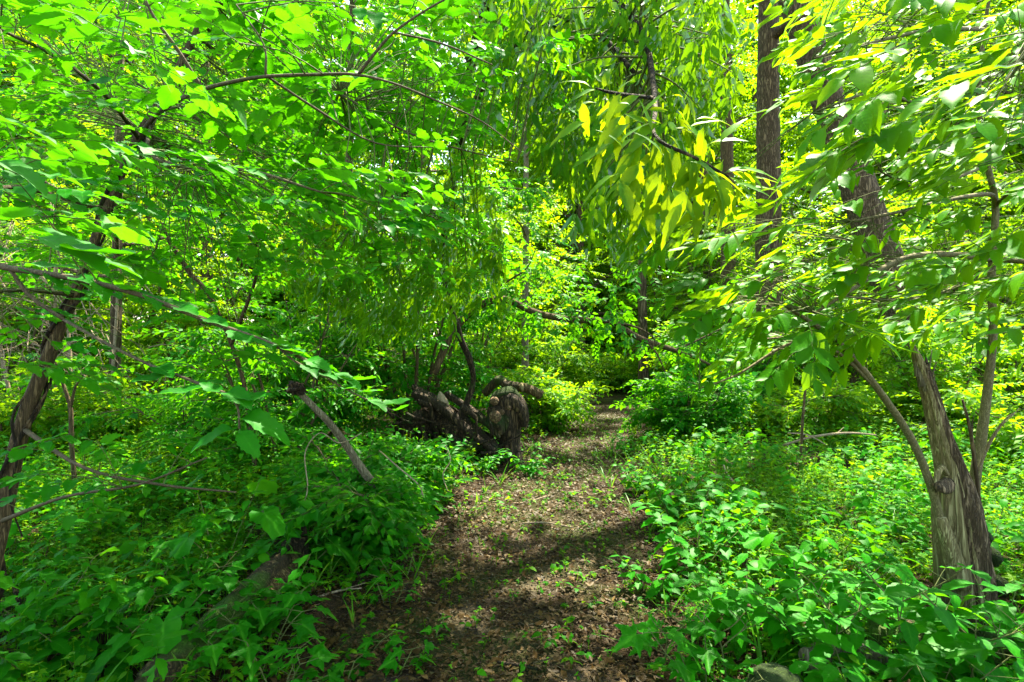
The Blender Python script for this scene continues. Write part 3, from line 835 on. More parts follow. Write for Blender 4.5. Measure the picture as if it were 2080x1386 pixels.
# ------------------------------------------------------------------ leaning elm on the left
root = thing('leaning_elm', 'leaning brown elm trunk at the left edge with toothed leaves and an arching branch', 'tree', tuple(P(-55, 1260, 2.95)))
T, C, B = MB(), MB(), MB(); rng = np.random.default_rng(62)
etr, r_ = PP([(-58, 1300, 2.92, 0.0488), (-5, 1100, 2.95, 0.0379), (45, 870, 3.0, 0.0344), (100, 720, 3.05, 0.0321), (150, 600, 3.1, 0.0248), (215, 430, 3.2, 0.0221), (280, 280, 3.3, 0.0207), (345, 170, 3.4, 0.0193), (430, 0, 3.5, 0.0166), (540, -250, 3.6, 0.0129), (640, -520, 3.7, 0.0055)], 8)
tube(T, etr, r_, 26, 0, .10, 4, ridge=.10, freq=5)
BR = []
def branch(rows_, sides=7):
    p, r = PP(rows_, 5); m_ = MB(); tube(m_, p, r, sides, 0, .06, 9); BR.append(m_); return p
def build_branches(mat, root):
    for m_ in BR: m_.build('branch', M[mat], root)
    BR.clear()
arch = branch([(290, 268, 3.38, 0.0171), (318, 232, 2.7, 0.0112), (360, 205, 2.2, 0.0082), (410, 183, 1.9, 0.0069), (480, 165, 1.8, 0.0062), (540, 156, 1.75, 0.0057), (640, 152, 1.7, 0.0049), (722, 152, 1.68, 0.0043), (800, 170, 1.68, 0.0033), (880, 202, 1.7, 0.0028), (980, 248, 1.75, 0.0023), (1060, 310, 1.8, 0.0013)])
b2 = branch([(412, 183, 1.9, .008), (360, 100, 1.85, .006), (310, 30, 1.82, .005), (270, -60, 1.8, .003)])
b3 = branch([(728, 152, 1.68, .005), (760, 110, 1.66, .0045), (800, 66, 1.65, .004), (870, 18, 1.65, .003), (960, -30, 1.65, .002)])
b4 = branch([(540, 156, 1.75, .004), (535, 90, 1.75, .003), (480, 10, 1.75, .002)])
b5 = branch([(800, 66, 1.65, .003), (900, 90, 1.65, .003), (1000, 132, 1.65, .002)])
b6 = branch([(540, 154, 1.75, .004), (640, 220, 1.85, .004), (760, 290, 2.0, .003), (880, 300, 2.1, .002)])
b7 = branch([(690, 190, 2.55, .004), (830, 270, 2.5, .004), (960, 310, 2.5, .003), (1050, 330, 2.5, .002)])
b8 = branch([(215, 430, 3.2, 0.0130), (120, 400, 2.6, 0.0104), (20, 380, 2.0, 0.0078), (-120, 420, 1.5, 0.0052)])
b9 = branch([(-120, 520, 1.7, .010), (20, 545, 1.62, .009), (150, 566, 1.55, .008), (280, 598, 1.5, .007), (430, 655, 1.45, .006), (560, 702, 1.42, .005), (700, 772, 1.4, .0035)])
b10 = branch([(150, 600, 3.1, 0.0117), (60, 590, 2.7, 0.0091), (-40, 590, 2.2, 0.0078), (-120, 520, 1.7, 0.0065)])
b11 = branch([(280, 280, 3.3, 0.0130), (220, 200, 2.7, 0.0097), (120, 120, 2.1, 0.0072), (0, 60, 1.6, 0.0046)])
b12 = branch([(330, 200, 3.4, 0.0130), (300, 300, 2.7, 0.0091), (380, 340, 2.2, 0.0065), (500, 345, 1.9, 0.0052), (650, 390, 1.7, 0.0033)])
b13 = branch([(430, 0, 3.5, 0.0130), (420, -150, 2.6, 0.0091), (380, -160, 1.9, 0.0065), (280, -60, 1.5, 0.0046)])
b14 = branch([(45, 870, 3.0, .014), (170, 950, 2.6, .008), (330, 985, 2.4, .006), (480, 1000, 2.3, .003)])
b15 = branch([(0, 1060, 2.95, .012), (130, 1010, 2.6, .007), (280, 985, 2.3, .005), (420, 930, 2.2, .003)])
skel = np.vstack([arch, b2, b3, b4, b5, b6, b7, b8, b9, b10, b11, b12, b13, etr])
def cloud(n, pxr, pyr, dr, ssz, temps=SPR_ELM, mask=None, dirf=None, njit=.28, conn=True, tilt=0.0, skel_=None, mbx=None):
    pos, d, nn, sc = [], [], [], []
    k = 0
    while k < n:
        px, py = pxr[0] + (pxr[1] - pxr[0]) * rng.random(), pyr[0] + (pyr[1] - pyr[0]) * rng.random()
        dd = dr[0] + (dr[1] - dr[0]) * rng.random()
        if mask and not mask(px, py): k += .2; continue
        k += 1
        p = P(px, py, dd)
        s = skel if skel_ is None else skel_
        i = np.argmin(np.linalg.norm(s - p, axis=1)); a = s[i]
        dv = p - a
        if conn:
            m = (a + p) * .5 + np.array([0, 0, .06 * np.linalg.norm(dv)])
            tube(C, smooth([a, m, p], 2), np.linspace(.0026, .0014, 5), 4, 1, cap=False)
        if dirf is None:
            az = rng.normal(math.atan2(dv[1], dv[0]), .7)
            dv = np.array([math.cos(az), math.sin(az), rng.normal(-.12, .15)])
        else:
            dv = dirf(px, py)
        pos.append(p); d.append(dv); nn.append([rng.normal(0, njit) , rng.normal(0, njit) - tilt, 1]); sc.append(ssz * (.7 + .6 * rng.random()))
    bake_mix(C, temps, pos, d, nn, sc, rng)
cloud(360, (-60, 900), (-90, 240), (2.0, 5.0), .245)
cloud(300, (-60, 860), (180, 540), (2.2, 5.0), .25)
cloud(170, (540, 1130), (-80, 420), (2.3, 4.6), .24, mask=lambda x, y: y < 330 - (x - 800) * .1)
cloud(230, (260, 980), (200, 600), (4.2, 6.6), .25)
off_arch = lambda x, y: not (250 < x < 1050 and abs(y - (152 + max(0, 420 - x) * .75 + max(0, x - 740) * .35)) < 45)
cloud(22, (-80, 560), (-80, 190), (1.3, 2.0), .25, mask=off_arch)
cloud(16, (-80, 330), (210, 470), (1.3, 2.0), .27, dirf=lambda x, y: np.array([1, .2 * rng.normal(), -.12 + .1 * rng.normal()]))
cloud(30, (250, 820), (330, 480), (1.7, 2.6), .25, dirf=lambda x, y: np.array([1, -.2 + .3 * rng.normal(), -.1 + .1 * rng.normal()]), mask=lambda x, y: abs(y - 330 - (x - 250) * .12) < 70)
cloud(36, (-60, 500), (500, 760), (1.9, 3.2), .25)
cloud(16, (-60, 420), (860, 1010), (2.0, 2.7), .24, skel_=np.vstack([b14, b15]))
# near twig across the left: leaves in a flat row
for i in range(26):
    t = .2 + .8 * i / 25; q, qd = along(b9, min(.999, t)); sg = (-1) ** i
    bake_mix(C, ELM, [q], [[.75, -.55 * sg + .1, -.12 + rng.normal(0, .08)]], [[rng.normal(0, .2), -.1 + rng.normal(0, .2), 1]], [.08 + .03 * rng.random()], rng)
tw = branch([(300, 740, 1.45, .004), (400, 778, 1.38, .004), (455, 798, 1.32, .0035), (482, 825, 1.3, .003), (487, 872, 1.28, .0025)], 5)
tw2 = branch([(130, 650, 1.6, .005), (220, 700, 1.5, .0045), (300, 740, 1.45, .004)], 5)
tw3 = branch([(20, 545, 1.62, .006), (60, 600, 1.62, .006), (130, 650, 1.6, .005)], 5)
for (px, py, dd, dx, dy, dz, s) in ((480, 870, 1.28, -1, -.3, -.28, .13), (484, 850, 1.28, 1, .05, -.12, .15), (487, 872, 1.27, .45, -.25, -.5, .095), (455, 798, 1.32, -.5, .1, .1, .085), (455, 798, 1.32, .8, -.4, .02, .11),
                                    (470, 810, 1.3, 1, .3, -.02, .11), (420, 785, 1.35, -.8, -.5, -.25, .12), (400, 778, 1.38, .5, .8, .05, .10), (350, 760, 1.4, -.7, -.6, -.1, .11), (320, 745, 1.42, .6, -.6, -.06, .11)):
    bake_mix(C, ELM, [P(px, py, dd)], [[dx, dy, dz]], [[rng.normal(0, .15), -.35, 1]], [s * .8], rng)
tw4 = branch([(560, 702, 1.42, .003), (600, 735, 1.4, .003), (650, 760, 1.38, .0025), (720, 800, 1.36, .0025), (800, 835, 1.34, .002)], 5)
for i in range(13):
    q, qd = along(tw4, min(.999, i / 12)); sg = (-1) ** i
    bake_mix(C, ELM, [q], [[.8, -.7 * sg, .02 + rng.normal(0, .10)]], [[rng.normal(0, .2), -.05, 1]], [.055 + .025 * rng.random()], rng)
# close bright leaves at the left edge
for (px, py, dd, dx, dy, dz, s) in ((60, 480, 1.0, 1, -.1, -.25, .15), (40, 470, 1.05, 1, .5, -.05, .13), (110, 500, 1.0, 1, .1, -.2, .14), (0, 450, 1.05, .8, -.5, -.05, .13), (150, 520, 1.05, .9, .5, -.1, .11), (40, 540, 1.1, .7, .2, .05, .10),
                                    (230, 30, 1.4, .8, .3, -.2, .12), (330, 60, 1.5, .9, -.3, -.1, .15), (-30, 330, 1.2, 1, 0, -.1, .14), (-30, 240, 1.3, 1, .2, -.1, .14)):
    bake_mix(C, ELM, [P(px, py, dd)], [[dx, dy, dz]], [[rng.normal(0, .15), -.15, 1]], [s], rng)
T.build('trunk', M['bark_elm'], root); build_branches('twig', root); C.build('crown', [M['elm'], M['twig_green']], root)

# vine wound round the elm
root = thing('climbing_vine', 'dark woody vine wound around the leaning elm trunk', 'vine', tuple(P(-45, 1250, 2.95)))
rng = np.random.default_rng(63)
for kk, (t0, t1, turns, ph) in enumerate(((.03, .62, 3.2, 0), (.08, .55, 2.1, 2.2))):
    V = MB(); pts = []
    for t in np.linspace(t0, t1, 70):
        q, qd = along(etr, t); a = ph + turns * 6.28 * (t - t0) / (t1 - t0)
        rr = np.interp(t, np.linspace(0, 1, len(r_)), r_) * 1.2 + .008 + .02 * max(0, nz(t * 9, kk, 0))
        pts.append(q + np.array([math.cos(a) * rr, math.sin(a) * rr, 0]))
    tube(V, pts, .010 - kk * .003, 6, 0, .1, kk)
    V.build('stem', M['rot_wood'], root)
for (rows_) in ([(60, 790, 3.0, .006), (25, 850, 2.95, .007), (35, 930, 2.95, .006), (20, 1010, 2.95, .005), (45, 1090, 2.95, .004)], [(30, 1190, 2.9, .012), (50, 1280, 2.85, .011), (65, 1380, 2.8, .010), (60, 1480, 2.78, .010)]):
    V = MB(); p, r = PP(rows_, 6); tube(V, p, r, 6, 0, .15, 8); V.build('stem', M['rot_wood'], root)

# ------------------------------------------------------------------ ash sapling on the right
root = thing('ash_sapling', 'slender upright sapling behind the broken snag with feathery compound leaves', 'sapling', tuple(P(1978, 1130, 3.35)))
T, C, B = MB(), MB(), MB(); rng = np.random.default_rng(64)
sap, r_s = PP([(1975, 1150, 3.35, 0.0302), (1980, 985, 3.35, 0.0288), (1992, 900, 3.35, 0.0274), (2005, 800, 3.35, 0.0245), (2017, 680, 3.35, 0.0216), (2014, 560, 3.35, 0.0202), (2022, 420, 3.35, 0.0180), (2006, 335, 3.35, 0.0158), (1988, 210, 3.35, 0.0130), (2000, 60, 3.35, 0.0101), (2030, -150, 3.35, 0.0072), (2040, -400, 3.35, 0.0043)], 6)
tube(T, sap, r_s, 14, 0, .05, 6)
a1 = branch([(2014, 527, 3.35, .018), (1930, 517, 3.1, .016), (1850, 521, 2.9, .014), (1790, 547, 2.75, .012), (1740, 582, 2.62, .010), (1655, 636, 2.45, .006)])
a2 = branch([(1742, 580, 2.62, .007), (1762, 535, 2.6, .006), (1745, 492, 2.55, .004)])
a3 = branch([(2022, 420, 3.35, .014), (2010, 395, 3.1, .012), (1920, 408, 2.8, .010), (1830, 430, 2.5, .008), (1730, 450, 2.3, .004)])
a4 = branch([(2006, 335, 3.35, .012), (1930, 365, 3.0, .009), (1860, 380, 2.8, .007), (1790, 350, 2.5, .004)])
a5 = branch([(1988, 210, 3.35, .012), (1900, 220, 2.8, .009), (1780, 190, 2.3, .007), (1650, 230, 2.0, .004)])
a6 = branch([(2000, 60, 3.35, .012), (1900, 60, 2.7, .009), (1760, 90, 2.2, .006), (1650, 120, 2.0, .004)])
a7 = branch([(2022, 420, 3.35, .012), (2060, 380, 3.0, .01), (2120, 340, 2.5, .008), (2180, 260, 2.0, .006)])
a8 = branch([(1988, 210, 3.35, .010), (2030, 180, 2.8, .009), (2080, 120, 2.2, .007), (2120, 60, 1.7, .005)])
a9 = branch([(2014, 545, 3.35, .010), (1900, 600, 3.0, .008), (1800, 610, 2.7, .006), (1700, 600, 2.5, .004)])
a10 = branch([(2014, 527, 3.35, .016), (2080, 532, 3.2, .014), (2180, 545, 3.0, .010)])
skel = np.vstack([sap[20:], a1, a2, a3, a4, a5, a6, a7, a8, a9, a10])
adir = lambda x, y: norm(np.array([-.95 + .25 * rng.normal(), -.25 + .35 * rng.normal(), -.42 + .16 * rng.normal()]))
am = lambda x, y: y < 640 and x > 1640 - max(0, y - 330) * .55
cloud(230, (1480, 2160), (-80, 640), (2.2, 4.0), .245, CMP_ASH, am, adir, .25)
cloud(60, (1700, 2160), (-60, 330), (1.8, 2.6), .24, CMP_ASH, None, adir, .25)
cloud(60, (1350, 1800), (440, 660), (2.2, 3.4), .225, CMP_ASH, None, adir, .25)
cloud(9, (1750, 2160), (60, 330), (1.4, 1.8), .24, CMP_ASH, None, adir, .3)
cloud(14, (1820, 2150), (560, 700), (3.2, 4.2), .27, CMP_ASH, None, adir, .2)
for (px, py, dd, dx, dy, dz, s) in ((1740, 190, 1.6, -.75, -.2, -.6, .21), (1800, 180, 1.6, -.75, -.2, -.6, .21), (2100, 120, 1.2, -.9, -.2, -.25, .26), (1900, 230, 1.7, -1, -.2, -.3, .30), (1850, 250, 1.7, -1, -.1, -.38, .30),
                                    (1650, 632, 2.3, .8, -.5, -.35, .3), (1640, 640, 2.3, -.1, -.5, -.7, .28), (1560, 470, 1.9, -1, -.2, -.1, .28), (1620, 440, 2.0, -.9, .2, -.2, .28)):
    bake_mix(C, CMP_ASH, [P(px, py, dd)], [[dx, dy, dz]], [[rng.normal(0, .15), -.2, 1]], [s], rng)
T.build('trunk', M['ash_bark'], root); build_branches('ash_bark', root); C.build('crown', [M['ash'], M['twig_green']], root)

# curved stem beside the snag
root = thing('curved_sapling', 'bare curved sapling stem bowing left from the foot of the broken snag', 'sapling', tuple(P(1935, 1130, 3.15)))
T, B, C = MB(), MB(), MB(); rng = np.random.default_rng(65)
p, r = PP([(1940, 1180, 3.15, 0.0222), (1915, 1075, 3.12, 0.0215), (1890, 985, 3.1, 0.0207), (1850, 890, 3.05, 0.0192), (1790, 800, 2.95, 0.0178), (1735, 730, 2.85, 0.0155), (1690, 685, 2.75, 0.0141), (1640, 650, 2.65, 0.0096), (1560, 600, 2.5, 0.0052)], 6)
tube(T, p, r, 12, 0, .05, 6)
c1 = branch([(1790, 800, 2.95, .010), (1700, 715, 2.8, .009), (1610, 688, 2.6, .006), (1540, 690, 2.5, .003)])
c2 = branch([(1690, 685, 2.75, .008), (1600, 700, 2.6, .007), (1500, 760, 2.5, .005), (1420, 790, 2.4, .002)])
skel = np.vstack([p[20:], c1, c2])
cloud(40, (1420, 1780), (600, 760), (2.3, 3.4), .215, CMP_ASH, lambda x, y: y < 760 - (x - 1420) * .2, adir, .3)
T.build('trunk', M['ash_bark'], root); build_branches('ash_bark', root); C.build('crown', [M['ash'], M['twig_green']], root)

# ------------------------------------------------------------------ broken snag
def shell(mb, ax, rad, a0, a1, thick, seed, sides=30, ridge=.18, top_jag=.0, mat=0, freq=7):
    """part of a trunk's wall between two angles, with rough ridges"""
    ax = np.asarray(ax); n = len(ax)
    V = np.zeros((2, n, sides, 3))
    L = np.concatenate([[0], np.cumsum(np.linalg.norm(np.diff(ax, axis=0), axis=1))])
    for i in range(n):
        th = np.linspace(a0 + .35 * nz(L[i] * 3, seed, 0) + .2 * nz(L[i] * 14, seed, 3), a1, sides)
        for k, a in enumerate(th):
            f = nz(math.cos(a) * 5 + seed, math.sin(a) * 5, L[i] * freq * .3); g = nz(math.cos(a) * 14 + seed, math.sin(a) * 14, L[i] * freq)
            e = min(1, 5 * min(k, sides - 1 - k) / sides + .15)
            r = rad[i] + thick * min(1, rad[i] / .10) ** 1.3 * e * (1 + ridge * 4 * (.5 - abs(f)) + ridge * 2 * g)
            o = np.array([math.cos(a), math.sin(a), 0])
            j = top_jag * max(0, (i / (n - 1) - .6) / .4) * (nz(a * 3, seed, 0) + .4 * nz(a * 9, seed, 1)) if top_jag else 0
            V[0, i, k] = ax[i] + o * r + [0, 0, j]; V[1, i, k] = ax[i] + o * rad[i] * .8 + [0, 0, j]
    idx = np.arange(2 * n * sides).reshape(2, n, sides)
    loops, sizes = [], []
    def quads(a, b, c, d_):
        q = np.stack([a, b, c, d_], -1).reshape(-1, 4); loops.extend(q.ravel()); sizes.extend([4] * len(q))
    quads(idx[0, :-1, :-1], idx[0, :-1, 1:], idx[0, 1:, 1:], idx[0, 1:, :-1])
    quads(idx[1, :-1, 1:], idx[1, :-1, :-1], idx[1, 1:, :-1], idx[1, 1:, 1:])
    quads(idx[0, -1, :-1], idx[0, -1, 1:], idx[1, -1, 1:], idx[1, -1, :-1])
    quads(idx[1, :-1, 0], idx[0, :-1, 0], idx[0, 1:, 0], idx[1, 1:, 0])
    quads(idx[0, :-1, -1], idx[1, :-1, -1], idx[1, 1:, -1], idx[0, 1:, -1])
    mb.add(V.reshape(-1, 3), loops, sizes, None, mat)

root = thing('broken_snag', 'splintered dead trunk leaning left with bare yellow wood and rough dark bark', 'snag', tuple(P(1965, 1235, 3.2)))
sn, r_n = PP([(1985, 1330, 3.22, 0.1600), (1965, 1235, 3.2, 0.1280), (1952, 1130, 3.2, 0.1104), (1942, 1040, 3.18, 0.0976), (1932, 960, 3.17, 0.0666), (1912, 890, 3.16, 0.0490), (1893, 820, 3.15, 0.0381), (1876, 765, 3.14, 0.0299), (1862, 725, 3.13, 0.0204), (1855, 700, 3.13, 0.0041)], 8)
Wd = MB(); tube(Wd, sn, r_n, 56, 0, .10, 21, ridge=.16, freq=1.2, nridge=18)
wood = Wd.build('bare_wood', M['bare_wood'], root)
Bk = MB(); shell(Bk, sn[:-14], r_n[:-14] * .97, -1.95, 2.6, .019, 5, 64, .34, .12)
Bk.build('bark', M['bark'], root)
Bk2 = MB(); shell(Bk2, sn[:15], r_n[:15] * .97, 2.7, 4.05, .010, 9, 26, .3, .10)
bark2 = Bk2.build('bark', M['grey_wood'], root)
# splinters on the broken top
Sp = MB()
for (px, py, tx, ty, r) in ((1872, 760, 1853, 688, .020), (1880, 770, 1872, 735, .014), (1884, 770, 1893, 712, .007), (1889, 775, 1903, 735, .006), (1893, 800, 1899, 762, .012), (1862, 740, 1859, 700, .012)):
    tube(Sp, smooth([P(px, py + 25, 3.13), P((px + tx) / 2, (py + ty) / 2, 3.125), P(tx, ty, 3.12)], 3), np.linspace(r, .002, 7), 6, 0, .25, px)
Sp.build('splinter', M['grey_wood'], root)
# knot
K = MB(); c = P(1908, 990, 3.04)
p = smooth([P(1925, 985, 3.12), P(1914, 988, 3.07), P(1906, 991, 3.02)], 3)
tube(K, p, [.038, .038, .037, .036, .032, .028, .022], 18, 0, .3, 3, ridge=.1)
kn = K.build('knot', M['bark'], root)
K = MB(); tube(K, [P(1905.5, 991, 3.025), P(1904.5, 991.5, 3.008)], [.016, .012], 14, 0, .2, 8); K.build('heart_wood', M['rot_wood'], kn)
K = MB(); p, r = PP([(1925, 965, 3.10, 0.0085), (1914, 950, 3.08, 0.0119), (1905, 962, 3.07, 0.0127), (1901, 985, 3.06, 0.0085)], 4); tube(K, p, r, 10, 0, .35, 4, ridge=.3); K.build('torn_wood', M['bare_wood'], root)
# low stub the curved stem leans on
K = MB(); p, r = PP([(1950, 1190, 3.12, 0.0467), (1932, 1120, 3.1, 0.0357), (1917, 1075, 3.09, 0.0289), (1910, 1052, 3.09, 0.0221)], 5); tube(K, p, r, 22, 0, .2, 15, ridge=.2); K.build('stub', M['bare_wood'], root)
K = MB()
for (px, py, dd, s) in ((2010, 1130, 3.12, 0.0510), (2025, 1190, 3.1, 0.0595), (2035, 1240, 3.08, 0.0510), (2000, 1090, 3.1, 0.0340)):
    p0 = P(px, py, dd + .1); tube(K, [p0 + [0, 0, -s], p0 + [0, -.02, -s * .5], p0 + [0, -.03, 0], p0 + [0, -.02, s * .5], p0 + [0, 0, s]], [.01, s * .6, s * .75, s * .6, .01], 14, 0, .5, px)
K.build('moss', M['moss'], root)

# ------------------------------------------------------------------ stumps, logs and broken branches
def blob(mb, c, r, seed, sx=1, sy=1, sz=1, rough=.25, mat=0, n=22):
    th = np.linspace(0, math.pi, n); V = []
    for t in th:
        for k in range(n):
            a = 2 * math.pi * k / n
            d = np.array([math.sin(t) * math.cos(a), math.sin(t) * math.sin(a), math.cos(t)])
            f = 1 + rough * nz(*(d * 1.7 + seed)) + rough * .5 * nz(*(d * 5 + seed)) + rough * .25 * nz(*(d * 13 + seed))
            V.append(np.asarray(c) + d * r * f * [sx, sy, sz])
    idx = np.arange(n * n).reshape(n, n); q = np.stack([idx[:-1], np.roll(idx[:-1], -1, 1), np.roll(idx[1:], -1, 1), idx[1:]], -1).reshape(-1, 4)
    q = q[:, ::-1]
    mb.add(V, q.ravel(), np.full(len(q), 4), None, mat)

root = thing('rotten_stump', 'dark rotten uprooted stump with tangled decaying roots left of the path', 'stump', tuple(P(940, 930, 7.0)))
K = MB()
def rt(mbx, rows_, sides=14, rough=.22, ridge=.16, seed=1):
    p, r = PP(rows_, 6); tube(mbx, p, r, sides, 0, rough, seed, ridge=ridge, freq=5)
rt(K, [(800, 945, 7.3, .13), (850, 870, 7.2, .17), (905, 855, 7.05, .15), (960, 885, 6.9, .12), (1010, 925, 6.75, .07)], 26, .45, .4)
rt(K, [(860, 910, 7.2, .15), (878, 835, 7.25, .12), (852, 800, 7.3, .06), (838, 782, 7.3, .015)], 20, .5, .4, 3)
blob(K, P(870, 895, 7.2), .27, 3, 1.3, .8, .9, .9, n=34)
blob(K, P(960, 915, 7.0), .18, 9, 1.4, .8, .7, .9, n=28)
rg = np.random.default_rng(90)
for i in range(34):
    t = rg.random(); c = P(820 + 180 * t, 845 + 70 * t + rg.normal(0, 22), 7.0 - .25 * t + rg.normal(0, .1))
    dv = norm(np.array([rg.normal(-.1, .5), rg.normal(-.5, .4), abs(rg.normal(.5, .5))])); Ls = .07 + .16 * rg.random(); r0 = .012 + .018 * rg.random()
    tube(K, [c - dv * .05, c + dv * Ls * .5, c + dv * Ls + rg.normal(0, .015, 3)], [r0, r0 * .7, .002], 6, 0, .4, i)
K.build('root_mass', M['rot_wood'], root)
rg = np.random.default_rng(91)
for i in range(26):
    t = rg.random(); c = P(815 + 190 * t, 850 + 75 * t + rg.normal(0, 26), 6.95 - .3 * t + rg.normal(0, .12))
    dv = norm(np.array([rg.normal(.6, .8), rg.normal(-.4, .5), rg.normal(-.15, .6)]))
    pth = bez(c - dv * .15, dv, .35 + .5 * rg.random(), 6, [rg.normal(0, .6), 0, rg.normal(-.6, .6)], rg, .22)
    r0 = .014 + .03 * rg.random() ** 2
    K = MB(); tube(K, pth, np.linspace(r0, .004, 7), 9, 0, .35, i, ridge=.3, freq=9); K.build('root', M['rot_wood'], root)
for i, rows_ in enumerate(([(840, 800, 7.0, .05), (900, 830, 6.85, .06), (950, 875, 6.75, .05), (1000, 915, 6.65, .035), (1025, 930, 6.6, .015)], [(880, 850, 6.9, .05), (930, 900, 6.75, .05), (965, 935, 6.65, .03)], [(905, 800, 7.1, .04), (960, 835, 6.95, .045), (1000, 870, 6.8, .04), (1015, 890, 6.75, .02)],
                           [(830, 900, 7.0, .05), (815, 930, 6.9, .04), (805, 960, 6.85, .02)], [(900, 905, 6.8, .04), (925, 925, 6.7, .04), (935, 950, 6.65, .02)], [(800, 850, 7.0, .02), (770, 810, 6.95, .012), (760, 780, 6.9, .005)])):
    K = MB(); rt(K, rows_, 12, seed=10 + i); K.build('root', M['rot_wood'], root)
K = MB(); p, r = PP([(902, 845, 7.0, .07), (898, 820, 6.98, .065), (895, 803, 6.98, .03), (894, 795, 6.98, .005)], 5); tube(K, p, r, 16, 0, .25, 4, ridge=.25, freq=9); K.build('splintered_wood', M['dead_twig'], root)
K = MB(); blob(K, P(955, 905, 6.72), .12, 5, 1.6, .8, .6, .5); K.build('moss', M['moss'], root)

root = thing('mossy_stump', 'hook-shaped stump capped in green moss with sawn ends facing the path', 'stump', tuple(P(1030, 925, 6.9)))
K = MB()
rt(K, [(1036, 950, 6.95, .16), (1034, 900, 6.95, .13), (1030, 860, 6.95, .16), (1024, 830, 6.95, .17), (1030, 812, 6.95, .12)], 24, .2, .14, 2)
rt(K, [(1015, 830, 6.9, .11), (1035, 815, 6.9, .13), (1054, 828, 6.88, .10), (1064, 850, 6.86, .065), (1064, 868, 6.85, .035)], 18, .2, .12, 5)
rt(K, [(1015, 870, 6.9, .12), (1010, 850, 6.85, .11), (1006, 825, 6.85, .08)], 18, .35, .25, 8)
K.build('trunk', M['rot_wood'], root)
for (px, py, s, dd) in ((1006, 848, .065, 6.69), (1004, 816, .045, 6.72), (1019, 838, .03, 6.72), (1033, 829, .03, 6.75)):
    K = MB(); c = P(px, py, dd); tube(K, [c + [0, .12, 0], c + [0, .02, 0], c], [s * 1.15, s * 1.1, s], 18, 0, .12, px, ridge=.05); K.build('sawn_end', M['cut_wood'], root)
K = MB()
p, r = PP([(998, 828, 6.85, .03), (1008, 808, 6.88, .06), (1028, 801, 6.9, .085), (1046, 806, 6.89, .07), (1060, 826, 6.86, .045), (1066, 845, 6.83, .03)], 6); tube(K, p, r, 18, 0, .35, 4, ridge=.15, freq=9)
K.build('moss', M['moss'], root)

root = thing('sawn_branch', 'sawn-off round branch jutting right above the mossy hook-shaped stump', 'branch', tuple(P(1020, 775, 7.2)))
K = MB(); p, r = PP([(985, 800, 7.4, .05), (1012, 772, 7.3, .055), (1030, 782, 7.2, .058), (1055, 787, 7.1, .062)], 5); tube(K, p, r, 16, 0, .1, 4, ridge=.06); K.build('mossy_wood', M['moss_wood'], root)
K = MB(); p, r = PP([(1053, 787, 7.12, .056), (1060, 787, 7.1, .058), (1080, 793, 7.05, .056), (1100, 803, 7.0, .054)], 5); tube(K, p, r, 18, 0, .10, 4, ridge=.06); K.build('branch', M['log'], root)
K = MB(); tube(K, [P(1059, 779, 7.0), P(1060, 787, 7.0), P(1061, 796, 7.0)], [.012, .03, .01], 10, 0, .3, 4); K.build('torn_wood', M['bare_wood'], root)

root = thing('lichen_branch', 'broken grey branch with lichen and a ragged knob end poking up at left', 'branch', tuple(P(700, 930, 4.1)))
K = MB(); p, r = PP([(850, 1095, 4.45, .028), (800, 1035, 4.4, .028), (740, 960, 4.25, 0.0289), (700, 900, 4.15, 0.0263), (665, 855, 4.05, 0.0238), (632, 822, 3.98, 0.0221), (608, 797, 3.95, 0.0238)], 6); tube(K, p, r, 14, 0, .12, 5, ridge=.08); K.build('branch', M['grey_wood'], root)
K = MB(); blob(K, P(602, 789, 3.94), .052, 4, 1.15, .9, .8, .6); K.build('knob', M['rot_wood'], root)

root = thing('fallen_log', 'mossy brown fallen log lying diagonally in the lower left corner', 'log', tuple(P(440, 1310, 2.75)))
lg, lr = PP([(270, 1460, 2.35, 0.0986), (340, 1385, 2.5, 0.0986), (420, 1310, 2.75, 0.0952), (500, 1235, 3.05, 0.0918), (560, 1170, 3.4, 0.0850), (605, 1130, 3.75, 0.0748)], 8)
K = MB(); tube(K, lg, lr, 34, 0, .10, 6, ridge=.07, freq=2.4); K.build('trunk', M['log'], root)
K = MB(); tube(K, lg[4:-6] + [0, 0, .055], lr[4:-6] * .72, 22, 0, .28, 12, ridge=.1, freq=4); K.build('moss', M['moss_wood'], root)
K = MB(); p, r = PP([(585, 1150, 3.6, 0.0765), (600, 1115, 3.7, 0.0850), (612, 1085, 3.75, 0.0425), (618, 1070, 3.75, 0.0127)], 5); tube(K, p, r, 16, 0, .25, 6, ridge=.2); K.build('broken_end', M['rot_wood'], root)

root = thing('small_stump', 'small mossy tree stump half hidden in ground cover left of the path', 'stump', tuple(P(560, 1085, 4.4)))
K = MB(); p, r = PP([(560, 1130, 4.4, 0.1445), (558, 1085, 4.4, 0.1020), (553, 1050, 4.4, 0.0850), (556, 1035, 4.4, 0.0723)], 5); tube(K, p, r, 22, 0, .14, 3, ridge=.15); K.build('trunk', M['log'], root)
K = MB(); p, r = PP([(560, 1075, 4.35, 0.0510), (590, 1070, 4.2, 0.0425), (620, 1085, 4.1, 0.0255)], 4); tube(K, p, r, 12, 0, .2, 3, ridge=.1); K.build('root', M['log'], root)

